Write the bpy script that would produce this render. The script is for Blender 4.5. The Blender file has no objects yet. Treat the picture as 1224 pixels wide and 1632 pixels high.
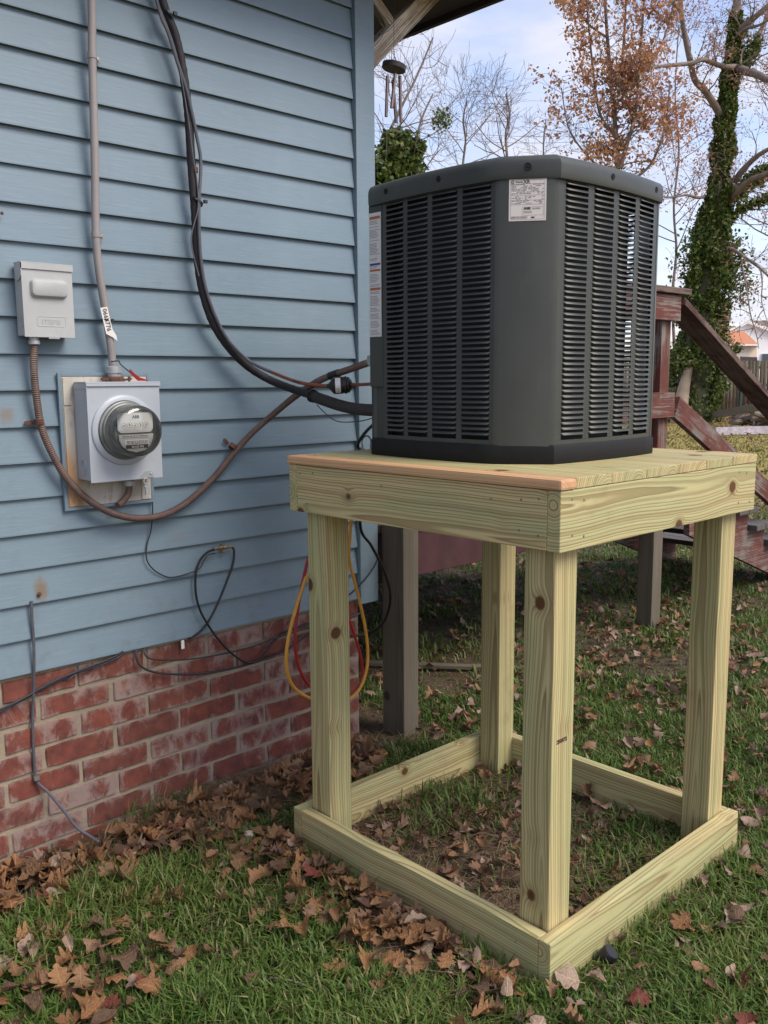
import bpy, bmesh, math, random
import numpy as np
from mathutils import Vector, Matrix, noise as mnoise

rng = np.random.default_rng(7)
random.seed(7)
scene = bpy.context.scene
COL = scene.collection

# ------------------------------------------------------------------ camera
CAM = np.array([-1.6549, -1.1771, 1.4591])
YAW, PITCH, ROLL, FPX = 0.8124541, -0.144985, -0.0066155, 1446.05
_f = np.array([math.cos(PITCH)*math.cos(YAW), math.cos(PITCH)*math.sin(YAW), math.sin(PITCH)])
_r0 = np.array([math.sin(YAW), -math.cos(YAW), 0.0]); _u0 = np.cross(_r0, _f)
_r = math.cos(ROLL)*_r0 + math.sin(ROLL)*_u0
_u = -math.sin(ROLL)*_r0 + math.cos(ROLL)*_u0
cam_d = bpy.data.cameras.new('camera')
cam = bpy.data.objects.new('camera', cam_d); COL.objects.link(cam)
cam_d.sensor_fit = 'VERTICAL'; cam_d.sensor_height = 24.0
cam_d.lens = FPX/1632*24.0
cam_d.clip_start = 0.02; cam_d.clip_end = 2000
cam.matrix_world = Matrix(((_r[0], _u[0], -_f[0], CAM[0]), (_r[1], _u[1], -_f[1], CAM[1]),
                           (_r[2], _u[2], -_f[2], CAM[2]), (0, 0, 0, 1)))
scene.camera = cam

def sight(x, y):           # direction towards a point surveyed in the photograph
    return _f + _r*(x-612)/FPX - _u*(y-816)/FPX
def at(x, y, depth):
    return CAM + sight(x, y)*depth
def on(ax, val, x, y):
    d = sight(x, y); return CAM + d*((val-CAM[ax])/d[ax])

# ------------------------------------------------------------------ light
SUN_AZ = math.radians(-72)      # direction to the sun, from +X towards +Y
SUN_EL = math.radians(48)
world = bpy.data.worlds.new('World'); scene.world = world; world.use_nodes = True
wt = world.node_tree; wt.nodes.clear()
def wn(t, **k):
    n = wt.nodes.new(t)
    for a, b in k.items(): setattr(n, a, b)
    return n
wo = wn('ShaderNodeOutputWorld'); bg = wn('ShaderNodeBackground'); bg.inputs[1].default_value = 0.1
sky = wn('ShaderNodeTexSky', sky_type='NISHITA'); sky.sun_disc = False
sky.sun_elevation = SUN_EL; sky.sun_rotation = math.radians(90) - SUN_AZ
sky.air_density = 1.0; sky.dust_density = 1.2; sky.ozone_density = 1.0
tc = wn('ShaderNodeTexCoord'); sep = wn('ShaderNodeSeparateXYZ')
wt.links.new(tc.outputs['Generated'], sep.inputs[0])
zc = wn('ShaderNodeMath', operation='MAXIMUM'); wt.links.new(sep.outputs[2], zc.inputs[0]); zc.inputs[1].default_value = 0.0
za = wn('ShaderNodeMath', operation='ADD'); wt.links.new(zc.outputs[0], za.inputs[0]); za.inputs[1].default_value = 0.16
dx = wn('ShaderNodeMath', operation='DIVIDE'); wt.links.new(sep.outputs[0], dx.inputs[0]); wt.links.new(za.outputs[0], dx.inputs[1])
dy = wn('ShaderNodeMath', operation='DIVIDE'); wt.links.new(sep.outputs[1], dy.inputs[0]); wt.links.new(za.outputs[0], dy.inputs[1])
cb = wn('ShaderNodeCombineXYZ'); wt.links.new(dx.outputs[0], cb.inputs[0]); wt.links.new(dy.outputs[0], cb.inputs[1]); cb.inputs[2].default_value = 3.1
n1 = wn('ShaderNodeTexNoise'); n1.inputs['Scale'].default_value = 1.9; n1.inputs['Detail'].default_value = 8; n1.inputs['Roughness'].default_value = 0.56; n1.inputs['Distortion'].default_value = 0.35
wt.links.new(cb.outputs[0], n1.inputs['Vector'])
rp = wn('ShaderNodeValToRGB'); wt.links.new(n1.outputs[0], rp.inputs[0])
rp.color_ramp.elements[0].position = 0.42; rp.color_ramp.elements[0].color = (0.12, 0.12, 0.12, 1)
rp.color_ramp.elements[1].position = 0.62; rp.color_ramp.elements[1].color = (0.97, 0.97, 0.97, 1)
n2 = wn('ShaderNodeTexNoise'); n2.inputs['Scale'].default_value = 2.6; n2.inputs['Detail'].default_value = 6
wt.links.new(cb.outputs[0], n2.inputs['Vector'])
rc = wn('ShaderNodeValToRGB'); wt.links.new(n2.outputs[0], rc.inputs[0])
rc.color_ramp.elements[0].position = 0.3; rc.color_ramp.elements[0].color = (4.7, 4.9, 6.0, 1)
rc.color_ramp.elements[1].position = 0.7; rc.color_ramp.elements[1].color = (6.5, 6.5, 7.1, 1)
bl = wn('ShaderNodeMixRGB', blend_type='MULTIPLY'); bl.inputs[0].default_value = 1.0
wt.links.new(sky.outputs[0], bl.inputs[1]); bl.inputs[2].default_value = (1.9, 1.7, 1.75, 1)
mx = wn('ShaderNodeMixRGB'); wt.links.new(rp.outputs[0], mx.inputs[0]); wt.links.new(bl.outputs[0], mx.inputs[1]); wt.links.new(rc.outputs[0], mx.inputs[2])
wt.links.new(mx.outputs[0], bg.inputs[0]); wt.links.new(bg.outputs[0], wo.inputs[0])

sun_d = bpy.data.lights.new('sun', 'SUN'); sun_d.energy = 2.1; sun_d.angle = math.radians(32); sun_d.color = (1.0, 0.94, 0.84)
sun = bpy.data.objects.new('sun', sun_d); COL.objects.link(sun)
sdir = Vector((math.cos(SUN_EL)*math.cos(SUN_AZ), math.cos(SUN_EL)*math.sin(SUN_AZ), math.sin(SUN_EL)))
sun.rotation_euler = sdir.to_track_quat('Z', 'Y').to_euler()

scene.view_settings.view_transform = 'Standard'; scene.view_settings.look = 'None'
scene.view_settings.exposure = 0.60; scene.view_settings.gamma = 1.0
scene.view_settings.use_curve_mapping = False

# ------------------------------------------------------------------ material kit
class NB:
    def __init__(s, name):
        s.m = bpy.data.materials.new(name); s.m.use_nodes = True
        s.t = s.m.node_tree; s.t.nodes.clear()
        s.out = s.t.nodes.new('ShaderNodeOutputMaterial')
        s.b = s.t.nodes.new('ShaderNodeBsdfPrincipled'); s.t.links.new(s.b.outputs[0], s.out.inputs[0])
        s.rough(0.6)
    def link(s, a, b):
        if hasattr(a, 'links') or isinstance(a, bpy.types.NodeSocket): s.t.links.new(a, b)
        else: b.default_value = a
    def n(s, t, **k):
        x = s.t.nodes.new(t)
        for a, b in k.items(): setattr(x, a, b)
        return x
    def co(s, which='Object'): return s.n('ShaderNodeTexCoord').outputs[which]
    def rnd(s): return s.n('ShaderNodeObjectInfo').outputs['Random']
    def attr(s, nm): return s.n('ShaderNodeAttribute', attribute_name=nm).outputs['Fac']
    def xyz(s, v):
        x = s.n('ShaderNodeSeparateXYZ'); s.link(v, x.inputs[0]); return x.outputs
    def comb(s, x, y, z):
        c = s.n('ShaderNodeCombineXYZ'); s.link(x, c.inputs[0]); s.link(y, c.inputs[1]); s.link(z, c.inputs[2]); return c.outputs[0]
    def m_(s, op, a, b=0.0, c=None, clamp=False):
        x = s.n('ShaderNodeMath', operation=op, use_clamp=clamp); s.link(a, x.inputs[0]); s.link(b, x.inputs[1])
        if c is not None: s.link(c, x.inputs[2])
        return x.outputs[0]
    def v_(s, op, a, b):
        x = s.n('ShaderNodeVectorMath', operation=op); s.link(a, x.inputs[0]); s.link(b, x.inputs[1]); return x.outputs[0]
    def noise(s, v, scale, detail=4, rough=0.5, dist=0.0, out=0):
        x = s.n('ShaderNodeTexNoise'); s.link(v, x.inputs['Vector']); s.link(scale, x.inputs['Scale'])
        x.inputs['Detail'].default_value = detail; x.inputs['Roughness'].default_value = rough; x.inputs['Distortion'].default_value = dist
        return x.outputs[out]
    def vor(s, v, scale, feature='F1', out='Distance'):
        x = s.n('ShaderNodeTexVoronoi', feature=feature); s.link(v, x.inputs['Vector']); x.inputs['Scale'].default_value = scale
        return x.outputs[out]
    def ramp(s, f, *stops):
        x = s.n('ShaderNodeValToRGB'); s.link(f, x.inputs[0]); e = x.color_ramp.elements
        while len(e) < len(stops): e.new(0.5)
        for i, (p, c) in enumerate(stops):
            e[i].position = p; e[i].color = (c, c, c, 1) if isinstance(c, (int, float)) else (*c, 1)
        return x.outputs[0]
    def step(s, f, a, b):
        x = s.n('ShaderNodeMapRange', interpolation_type='SMOOTHSTEP'); s.link(f, x.inputs[0])
        x.inputs[1].default_value = a; x.inputs[2].default_value = b; return x.outputs[0]
    def mix(s, f, a, b, mode='MIX'):
        x = s.n('ShaderNodeMixRGB', blend_type=mode); s.link(f, x.inputs[0])
        for v, i in ((a, 1), (b, 2)):
            if isinstance(v, tuple): x.inputs[i].default_value = (*v, 1)
            else: s.link(v, x.inputs[i])
        return x.outputs[0]
    def color(s, c):
        if isinstance(c, tuple): s.b.inputs['Base Color'].default_value = (*c, 1)
        else: s.link(c, s.b.inputs['Base Color'])
        return s
    def rough(s, r): s.link(r, s.b.inputs['Roughness']); return s
    def metal(s, v): s.link(v, s.b.inputs['Metallic']); return s
    def spec(s, v): s.b.inputs['Specular IOR Level'].default_value = v; return s
    def bump(s, h, strength=0.3, dist=0.002):
        x = s.n('ShaderNodeBump'); x.inputs['Strength'].default_value = strength; x.inputs['Distance'].default_value = dist
        s.link(h, x.inputs['Height']); s.link(x.outputs[0], s.b.inputs['Normal']); return s

def flat(name, col, rough=0.55, var=0.15, scale=30, metal=0.0, bump=0.0, spec=0.5, dirt=None):
    k = NB(name); c = k.co(); n = k.noise(c, scale, 5, 0.6)
    lo = tuple(x*(1-var) for x in col); hi = tuple(min(1, x*(1+var)) for x in col)
    cc = k.ramp(n, (0.3, lo), (0.7, hi))
    if dirt: cc = k.mix(k.step(k.noise(c, dirt[1], 6, 0.65), dirt[2], dirt[2]+0.18), cc, dirt[0])
    k.color(cc).rough(k.ramp(n, (0.2, max(0, rough-0.08)), (0.8, min(1, rough+0.1)))).metal(metal).spec(spec)
    if bump: k.bump(n, bump, 0.002)
    return k.m

def wood(name, light, green, dark, ring=0.0075, rough=0.62, paint=None, worn=(0.45, 0.62), contrast=0.95, greyness=0.0, kz=0.6):
    """solid timber: distorted growth rings round a pith, knots that run through the thickness"""
    k = NB(name); c = k.co(); r = k.rnd()
    o = k.comb(k.m_('MULTIPLY', r, 31.7), k.m_('MULTIPLY', r, 17.3), k.m_('MULTIPLY', r, 7.9))
    p = k.v_('ADD', c, o); X = k.xyz(c)
    r2 = k.m_('FRACT', k.m_('MULTIPLY', r, 13.71)); r3 = k.m_('FRACT', k.m_('MULTIPLY', r, 7.37))
    wob = k.noise(k.v_('MULTIPLY', p, (1.3, 0.6, 0.6)), 1.0, 2, 0.5)
    wob2 = k.noise(k.v_('MULTIPLY', p, (3.0, 14.0, 14.0)), 1.0, 3, 0.5)
    kv = k.v_('MULTIPLY', p, (5.4, 6.4, kz))
    kd = k.vor(kv, 1.0)
    warp = k.m_('MULTIPLY', k.m_('POWER', 2.718, k.m_('MULTIPLY', k.m_('MULTIPLY', kd, kd), -55.0)), 0.022)
    yy = k.m_('ADD', k.m_('SUBTRACT', X[1], k.m_('MULTIPLY', k.m_('ADD', r2, -0.1), 0.13)), k.m_('MULTIPLY', k.m_('SUBTRACT', wob, 0.5), 0.075))
    zz = k.m_('ADD', k.m_('ADD', X[2], k.m_('MULTIPLY_ADD', r3, 0.035, 0.008)), k.m_('MULTIPLY', X[0], 0.014))
    rad = k.m_('SQRT', k.m_('ADD', k.m_('MULTIPLY', yy, yy), k.m_('MULTIPLY', zz, zz)))
    rad = k.m_('ADD', k.m_('ADD', rad, warp), k.m_('MULTIPLY', wob2, 0.006))
    rad = k.m_('ADD', rad, k.m_('MULTIPLY', k.m_('SUBTRACT', k.noise(k.m_('DIVIDE', rad, ring*1.6), 1.0, 2), 0.5), ring*2.2))
    ph = k.m_('FRACT', k.m_('DIVIDE', rad, ring))
    late = k.ramp(ph, (0.0, 0.55), (0.10, 0.0), (0.45, 0.12), (0.82, 0.75), (0.93, 1.0), (1.0, 0.6))
    cyc = k.noise(k.m_('DIVIDE', rad, ring*3.1), 1.0, 1)
    late = k.m_('MULTIPLY', late, k.m_('MULTIPLY_ADD', cyc, 1.1, 0.25), clamp=True)
    fib = k.noise(k.v_('MULTIPLY', p, (9.0, 420.0, 420.0)), 1.0, 3, 0.6)
    big = k.noise(k.v_('MULTIPLY', p, (1.3, 9.0, 9.0)), 1.0, 3, 0.55)
    base = k.mix(k.step(big, 0.38, 0.62), light, green)
    tint = k.m_('FRACT', k.m_('MULTIPLY', r, 23.3)); base = k.mix(k.m_('MULTIPLY', tint, 0.45), base, green)
    zone = k.step(k.noise(k.m_('DIVIDE', rad, ring*4.3), 1.0, 2), 0.50, 0.66)
    base = k.mix(k.m_('MULTIPLY', zone, 0.60*contrast), base, tuple(a*.45+b*.55 for a, b in zip(light, dark)))
    halo = k.step(kd, 0.25, 0.10); base = k.mix(k.m_('MULTIPLY', halo, 0.45), base, tuple(a*.35+b*.65 for a, b in zip(light, dark)))
    base = k.mix(k.m_('MULTIPLY', late, contrast), base, dark)
    base = k.mix(k.m_('MULTIPLY', k.m_('SUBTRACT', fib, 0.35, clamp=True), 0.5), base, tuple(x*0.6 for x in dark))
    knot = k.step(kd, 0.125, 0.085)
    kr = k.ramp(k.m_('FRACT', k.m_('MULTIPLY', kd, 45.0)), (0.0, (dark[0]*.45, dark[1]*.4, dark[2]*.35)), (1.0, (dark[0]*.9, dark[1]*.75, dark[2]*.6)))
    base = k.mix(knot, base, kr)
    hgt = k.m_('SUBTRACT', 1.0, k.m_('MULTIPLY', k.m_('ADD', late, fib), 0.5))
    if paint:
        flake = k.noise(k.v_('MULTIPLY', p, (4.0, 70.0, 70.0)), 1.0, 6, 0.7)
        f2 = k.m_('ADD', k.m_('MULTIPLY', late, 0.17), k.m_('MULTIPLY_ADD', k.noise(p, 7.0, 3), 0.4, k.m_('MULTIPLY', flake, 0.62)))
        mask = k.step(f2, worn[1], worn[0])
        pn = k.noise(p, 9, 4); pc = k.ramp(pn, (0.3, tuple(x*0.72 for x in paint)), (0.7, tuple(x*1.15 for x in paint)))
        base = k.mix(mask, base, pc)
        hgt = k.m_('ADD', hgt, k.m_('MULTIPLY', mask, 0.6))
    st = k.step(k.noise(p, 4.5, 5, 0.6), 0.60, 0.78)
    base = k.mix(k.m_('MULTIPLY', st, 0.25+greyness), base, tuple(x*0.55 for x in dark))
    k.color(base).rough(k.m_('MULTIPLY_ADD', fib, 0.2, rough-0.1)).spec(0.3)
    k.bump(hgt, 0.35, 0.0015)
    return k.m

PINE = wood('treated_pine', (.66, .525, .26), (.50, .495, .245), (.17, .088, .030))
PINE_POST = wood('treated_pine_post', (.66, .525, .26), (.50, .485, .235), (.15, .078, .028), kz=5.2)
PINE_ORANGE = wood('red_pine', (.66, .40, .22), (.62, .42, .22), (.52, .22, .10))
GREY_WOOD = wood('weathered_wood', (.20, .165, .125), (.15, .13, .095), (.085, .065, .045), ring=.005, rough=.85, greyness=.3)
RED_WOOD = wood('red_painted_wood', (.27, .235, .21), (.22, .19, .165), (.15, .12, .10), ring=.011, rough=.7, paint=(.135, .042, .030), worn=(.54, .64))
RED_CLEAN = wood('shade_toned_red_boards', (.2, .16, .14), (.2, .15, .13), (.12, .09, .08), rough=.6, paint=(.062, .024, .026), worn=(.84, .95))  # red darkened to carry the shade beneath the stand in its colour
BROWN_CAP = wood('brown_handrail', (.20, .15, .12), (.17, .12, .10), (.09, .055, .045), rough=.75, paint=(.07, .03, .028), worn=(.47, .58))
TREAD_WOOD = wood('grey_tread_wood', (.15, .135, .125), (.12, .11, .10), (.06, .05, .05), rough=.85, greyness=.3)
BRACE_WOOD = wood('peeling_brace_wood', (.42, .35, .26), (.36, .30, .22), (.20, .15, .10), rough=.85, paint=(.66, .61, .52), worn=(.48, .58))

def m_siding():
    k = NB('blue_siding_paint'); c = k.co(); r = k.rnd()
    p = k.v_('ADD', c, k.comb(k.m_('MULTIPLY', r, 23.0), 0.0, k.m_('MULTIPLY', r, 11.0)))
    g = k.noise(k.v_('MULTIPLY', p, (9.0, 1.0, 120.0)), 1.0, 4, 0.55, 0.8)
    big = k.noise(c, 2.2, 5, 0.6)
    col = k.ramp(big, (0.3, (.152, .216, .258)), (0.7, (.186, .254, .298)))
    col = k.mix(k.m_('MULTIPLY', k.step(g, 0.5, 0.72), 0.14), col, (.27, .35, .40))
    gr = k.step(k.noise(k.v_('MULTIPLY', c, (1.0, 1.0, 1.6)), 5.5, 7, 0.68), 0.56, 0.80)
    col = k.mix(k.m_('MULTIPLY', gr, 0.5), col, (.135, .17, .165))
    gp = k.n('ShaderNodeNewGeometry').outputs['Position']; gx = k.xyz(gp)
    for (sx_, sz_, w_, h_, a_) in ((-.573, .852, .030, .050, .75), (-.640, 1.375, .035, .035, .5), (-.64, 1.94, .02, .04, .6), (-.10, .95, .05, .03, .15)):
        ex = k.m_('DIVIDE', k.m_('SUBTRACT', gx[0], sx_), w_); ez = k.m_('DIVIDE', k.m_('SUBTRACT', gx[2], sz_-.01), h_)
        dd_ = k.m_('ADD', k.m_('SQRT', k.m_('ADD', k.m_('MULTIPLY', ex, ex), k.m_('MULTIPLY', ez, ez))), k.m_('MULTIPLY', k.m_('SUBTRACT', k.noise(gp, 60, 4), .5), .8))
        col = k.mix(k.m_('MULTIPLY', k.step(dd_, 1.0, .15), a_), col, (.20, .115, .045))
    mud = k.m_('MULTIPLY', k.step(gx[2], .95, .60), k.step(k.noise(gp, 18, 6, .7), .50, .78)); col = k.mix(k.m_('MULTIPLY', mud, .45), col, (.14, .125, .10))
    drip = k.step(k.noise(k.v_('MULTIPLY', gp, (38.0, 1.0, 2.2)), 1.0, 5, .65), .60, .80); col = k.mix(k.m_('MULTIPLY', drip, .22), col, (.13, .16, .16))
    sp = k.step(k.vor(k.v_('MULTIPLY', c, (1., 1., 1.)), 26.0), 0.07, 0.04)
    rare = k.step(k.noise(c, 7.0, 1), 0.62, 0.64)
    col = k.mix(k.m_('MULTIPLY', k.m_('MULTIPLY', sp, rare), 0.55), col, (.12, .10, .09))
    k.color(col).rough(k.ramp(big, (0.3, 0.42), (0.7, 0.58))).spec(0.35)
    k.bump(k.m_('ADD', g, k.m_('MULTIPLY', gr, 0.3)), 0.35, 0.0018)
    return k.m
SIDING = m_siding()

def m_brick():
    k = NB('weathered_red_brick'); c = k.co(); r = k.rnd()
    p = k.v_('ADD', c, k.comb(k.m_('MULTIPLY', r, 9.0), k.m_('MULTIPLY', r, 5.0), 0.0))
    n = k.noise(p, 22, 6, 0.65)
    a = k.mix(k.m_('FRACT', k.m_('MULTIPLY', r, 5.3)), (.24, .068, .043), (.19, .064, .043))
    col = k.mix(k.ramp(n, (0.3, 0.0), (0.7, 1.0)), a, (.105, .036, .030))
    w = k.noise(k.v_('MULTIPLY', p, (16.0, 16.0, 9.0)), 1.0, 6, 0.72, 0.6)
    X = k.xyz(c)
    edge = k.m_('ADD', k.m_('MULTIPLY', k.m_('POWER', k.m_('DIVIDE', k.m_('ABSOLUTE', X[2]), 0.030), 3.0), 0.09),
                k.m_('MULTIPLY', k.m_('POWER', k.m_('DIVIDE', k.m_('ABSOLUTE', X[0]), 0.108), 6.0), 0.10))
    thr = k.m_('MULTIPLY', k.m_('FRACT', k.m_('MULTIPLY', r, 3.7)), 0.17)
    wm = k.step(k.m_('ADD', k.m_('ADD', w, edge), thr), 0.57, 0.80)
    col = k.mix(k.m_('MULTIPLY', wm, 0.55), col, (.38, .32, .28))
    dk = k.step(k.noise(p, 60, 3, 0.6), 0.62, 0.72)
    col = k.mix(k.m_('MULTIPLY', dk, 0.35), col, (.07, .035, .03))
    k.color(col).rough(0.8).spec(0.3)
    k.bump(k.m_('ADD', n, k.m_('MULTIPLY', wm, 0.4)), 0.6, 0.003)
    return k.m
BRICK = m_brick()

def m_mortar():
    k = NB('sandy_mortar'); c = k.co(); n = k.noise(c, 60, 6, 0.7); b = k.noise(c, 5, 4)
    col = k.mix(k.ramp(b, (0.3, 0), (0.7, 1)), (.36, .29, .205), (.26, .215, .16))
    col = k.mix(k.m_('MULTIPLY', k.step(n, 0.5, 0.8), 0.6), col, (.17, .14, .11))
    k.color(col).rough(0.95).spec(0.2); k.bump(n, 0.8, 0.004); return k.m
MORTAR = m_mortar()

def m_ac():
    k = NB('grey_green_powder_coat'); c = k.co(); n = k.noise(c, 900, 2); b = k.noise(c, 6, 5, 0.6)
    col = k.ramp(b, (0.3, (.044, .048, .042)), (0.7, (.056, .061, .053)))
    dust = k.step(k.noise(k.v_('MULTIPLY', c, (1, 1, .35)), 14, 6, 0.7), 0.55, 0.82)
    col = k.mix(k.m_('MULTIPLY', dust, 0.25), col, (.13, .125, .105))
    k.color(col).rough(k.ramp(b, (0.2, 0.34), (0.8, 0.48))).spec(0.4); k.bump(n, 0.12, 0.0004); return k.m
ACM = m_ac()
AC_BLACK = flat('black_base_plastic', (.010, .010, .010), 0.62, 0.2, 40, spec=.25)
COILM = flat('dark_coil_fins', (.010, .011, .012), 0.6, 0.3, 200)
SILVER = flat('galvanised_steel', (.42, .44, .45), 0.42, 0.10, 25, metal=0.35, dirt=((.25, .26, .27), 9, 0.55))
PAINTED = flat('pale_grey_enamel', (.40, .435, .47), 0.38, 0.05, 6, dirt=((.30, .33, .36), 5, 0.58))
BOXGREY = flat('chalky_grey_enamel', (.42, .43, .42), 0.55, 0.07, 8, dirt=((.28, .30, .30), 6, 0.58))
CONDUIT = flat('taupe_conduit_paint', (.27, .245, .235), 0.55, 0.08, 12, dirt=((.12, .115, .11), 9, 0.66))
RUSTY = flat('rusty_iron', (.10, .045, .028), 0.85, 0.4, 60, bump=0.4)
FLEX = flat('brown_flex_conduit', (.125, .078, .062), 0.6, 0.25, 25, bump=0.2, dirt=((.21, .17, .14), 7, 0.54))
BLACK = flat('black_rubber', (.012, .011, .012), 0.42, 0.3, 60)
FOAM = flat('black_pipe_foam', (.016, .013, .015), 0.65, 0.35, 90, bump=0.5)
FOAM2 = flat('dark_brown_pipe_foam', (.028, .022, .021), 0.6, 0.2, 60)
GREYCABLE = flat('grey_cable_sheath', (.085, .085, .10), 0.5, 0.2, 30)
DARKCABLE = flat('dark_cable_sheath', (.025, .025, .032), 0.45, 0.25, 30)
COPPER = flat('tarnished_copper', (.30, .10, .06), 0.42, 0.3, 60, metal=0.6, dirt=((.10, .05, .04), 30, 0.5))
YELLOW = flat('orange_yellow_hose', (.60, .29, .035), 0.42, 0.12, 25)
REDHOSE = flat('red_hose', (.33, .018, .022), 0.42, 0.15, 25)
WHITE = flat('white_plastic', (.72, .70, .66), 0.45, 0.06, 30)
LABELM = flat('cream_label_paper', (.66, .61, .55), 0.45, 0.03, 30)
LABELW = flat('white_label_paper', (.62, .62, .60), 0.45, 0.03, 30)
INK = flat('label_ink', (.05, .045, .045), 0.5, 0.05, 30)
INKL = flat('pale_label_ink', (.27, .245, .23), 0.5, 0.05, 30)
INKRED = flat('orange_label_bar', (.42, .12, .045), 0.5, 0.05, 30)
INKBLUE = flat('blue_label_bar', (.03, .05, .16), 0.5, 0.05, 30)
REDTAG = flat('red_tag_plastic', (.27, .02, .018), 0.35, 0.1, 30)
CHIME = flat('dark_chime_metal', (.22, .17, .15), 0.35, 0.15, 30, metal=0.7)
CHIMEWOOD = flat('dark_chime_disc', (.035, .027, .025), 0.5, 0.2, 30)
BRASS = flat('dull_brass', (.30, .24, .14), 0.4, 0.2, 60, metal=0.8)
DARKMETAL = flat('dark_meter_interior', (.19, .20, .185), 0.4, 0.3, 20, metal=0.3)
PLATE = flat('meter_face_plate', (.50, .50, .47), 0.45, 0.05, 30)
STEELW = flat('screw_steel', (.30, .30, .28), 0.35, 0.15, 60, metal=0.6)
BARK = flat('grey_brown_bark', (.17, .135, .11), 0.9, 0.35, 6, bump=0.6, dirt=((.27, .23, .19), 2.2, 0.55))
TWIG = flat('twig_bark', (.16, .125, .105), 0.9, 0.2, 6)
SOFFIT = flat('dark_brown_soffit', (.035, .027, .024), 0.8, 0.25, 9)
SHINGLE = flat('brown_shingles', (.17, .13, .10), 0.9, 0.2, 9)
ORANGE_ROOF = flat('orange_shingles', (.50, .20, .10), 0.9, 0.15, 9)
HOUSEWHITE = flat('white_house_siding', (.78, .77, .76), 0.6, 0.03, 2)
CREAM = flat('cream_house_wall', (.66, .56, .42), 0.7, 0.05, 2)
GARAGE = flat('garage_door_paint', (.50, .45, .38), 0.6, 0.04, 2)
DARKPANE = flat('dark_window_glass', (.05, .06, .07), 0.15, 0.1, 2)
TRAILER = flat('dark_maroon_metal', (.04, .022, .022), 0.5, 0.15, 2)
GREENPOLE = flat('green_pole_paint', (.02, .06, .05), 0.5, 0.1, 6)
LAVENDER = wood('lilac_painted_board', (.4, .36, .36), (.36, .33, .33), (.2, .17, .17), paint=(.50, .45, .50), worn=(.60, .70))
def m_fence():
    k = NB('old_fence_pickets'); c = k.co(); a = k.attr('rnd')
    s = k.noise(k.v_('MULTIPLY', c, (4.0, 4.0, .6)), 1.0, 5, 0.65)
    base = k.mix(a, (.085, .072, .050), (.15, .125, .09))
    col = k.mix(k.step(s, 0.52, 0.72), base, (.27, .235, .17))
    k.color(k.mix(k.m_('MULTIPLY', k.step(k.noise(c, .9, 4), .45, .7), .4), col, (.06, .065, .045))).rough(0.9).spec(.2)
    return k.m
FENCEM = m_fence()

def m_leafset(name, cols, trans=0.25, rough=0.55, attr=True):
    """thin leaves: a colour per leaf, veins and blotches, some light through"""
    k = NB(name); v = k.attr('rnd') if attr else k.rnd()
    n = len(cols); stops = [(i/max(1, n-1), c) for i, c in enumerate(cols)]
    col = k.ramp(v, *stops)
    c = k.co(); col = k.mix(k.m_('MULTIPLY', k.step(k.noise(c, 55 if attr else 5.0, 6, 0.72), 0.42, 0.72), 0.55), col, tuple(x*0.5 for x in cols[0]))
    if not attr:
        X = k.xyz(c); ay = k.m_('ABSOLUTE', X[1]); mid = k.step(ay, .022, .008)
        sv = k.m_('FRACT', k.m_('MULTIPLY', k.m_('SUBTRACT', X[0], k.m_('MULTIPLY', ay, .9)), 8.0)); side = k.step(k.m_('ABSOLUTE', k.m_('SUBTRACT', sv, .5)), .09, .03)
        vn = k.m_('MAXIMUM', mid, k.m_('MULTIPLY', side, .6)); col = k.mix(k.m_('MULTIPLY', vn, .35), col, tuple(min(1, x*2.2) for x in cols[-1]))
        k.bump(k.m_('ADD', k.noise(c, 9.0, 4), vn), 0.5, 0.02)
    k.color(col).rough(rough).spec(0.3)
    tr = k.n('ShaderNodeBsdfTranslucent'); k.link(col, tr.inputs[0])
    ms = k.n('ShaderNodeMixShader'); ms.inputs[0].default_value = trans
    k.t.links.new(k.b.outputs[0], ms.inputs[1]); k.t.links.new(tr.outputs[0], ms.inputs[2]); k.t.links.new(ms.outputs[0], k.out.inputs[0])
    return k.m
GRASSM = m_leafset('grass_blades', [(.055, .105, .020), (.090, .165, .030), (.135, .21, .042), (.20, .22, .06), (.38, .32, .16)], 0.30, 0.5)
GRASSF = m_leafset('far_lawn_blades', [(.14, .15, .04), (.24, .22, .07), (.36, .29, .11)], 0.3, 0.6)  # sunlight on the far yard put into these lighter yellow blades
STRAWM = m_leafset('dry_straw', [(.12, .075, .04), (.22, .15, .085), (.33, .26, .16)], 0.15, 0.7)
LEAF_ALL = m_leafset('litter_leaves', [(.095, .055, .036), (.145, .078, .044), (.21, .115, .06), (.27, .14, .065), (.21, .14, .10), (.32, .22, .165)], 0.12, 0.6)
LEAF_DARK = m_leafset('leaf_dark_brown', [(.10, .058, .034), (.15, .088, .054)], 0.1, 0.6, False)
LEAF_ORNG = m_leafset('leaf_orange_brown', [(.26, .125, .055), (.34, .18, .08)], 0.15, 0.55, False)
LEAF_BRWN = m_leafset('leaf_mid_brown', [(.19, .104, .05), (.26, .148, .075)], 0.12, 0.6, False)
LEAF_PINK = m_leafset('leaf_pale_pinkish', [(.34, .235, .165), (.42, .31, .225)], 0.12, 0.6, False)
LEAF_RED = m_leafset('leaf_dull_red', [(.15, .04, .03), (.20, .06, .04)], 0.15, 0.55, False)
IVYM = m_leafset('ivy_leaves', [(.038, .072, .014), (.078, .125, .024), (.13, .18, .04), (.21, .22, .07)], 0.25, 0.4)
AUTUMN = m_leafset('autumn_tree_leaves', [(.38, .18, .09), (.52, .25, .12), (.64, .33, .17), (.58, .29, .21), (.38, .30, .11)], 0.35, 0.6)
AUTUMN2 = m_leafset('pale_red_tree_leaves', [(.36, .15, .11), (.46, .22, .16), (.40, .23, .13)], 0.35, 0.6)
GLASS = NB('meter_glass')
GLASS.t.nodes.remove(GLASS.b)
_g = GLASS.n('ShaderNodeBsdfGlossy'); _g.inputs['Roughness'].default_value = 0.03
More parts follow.
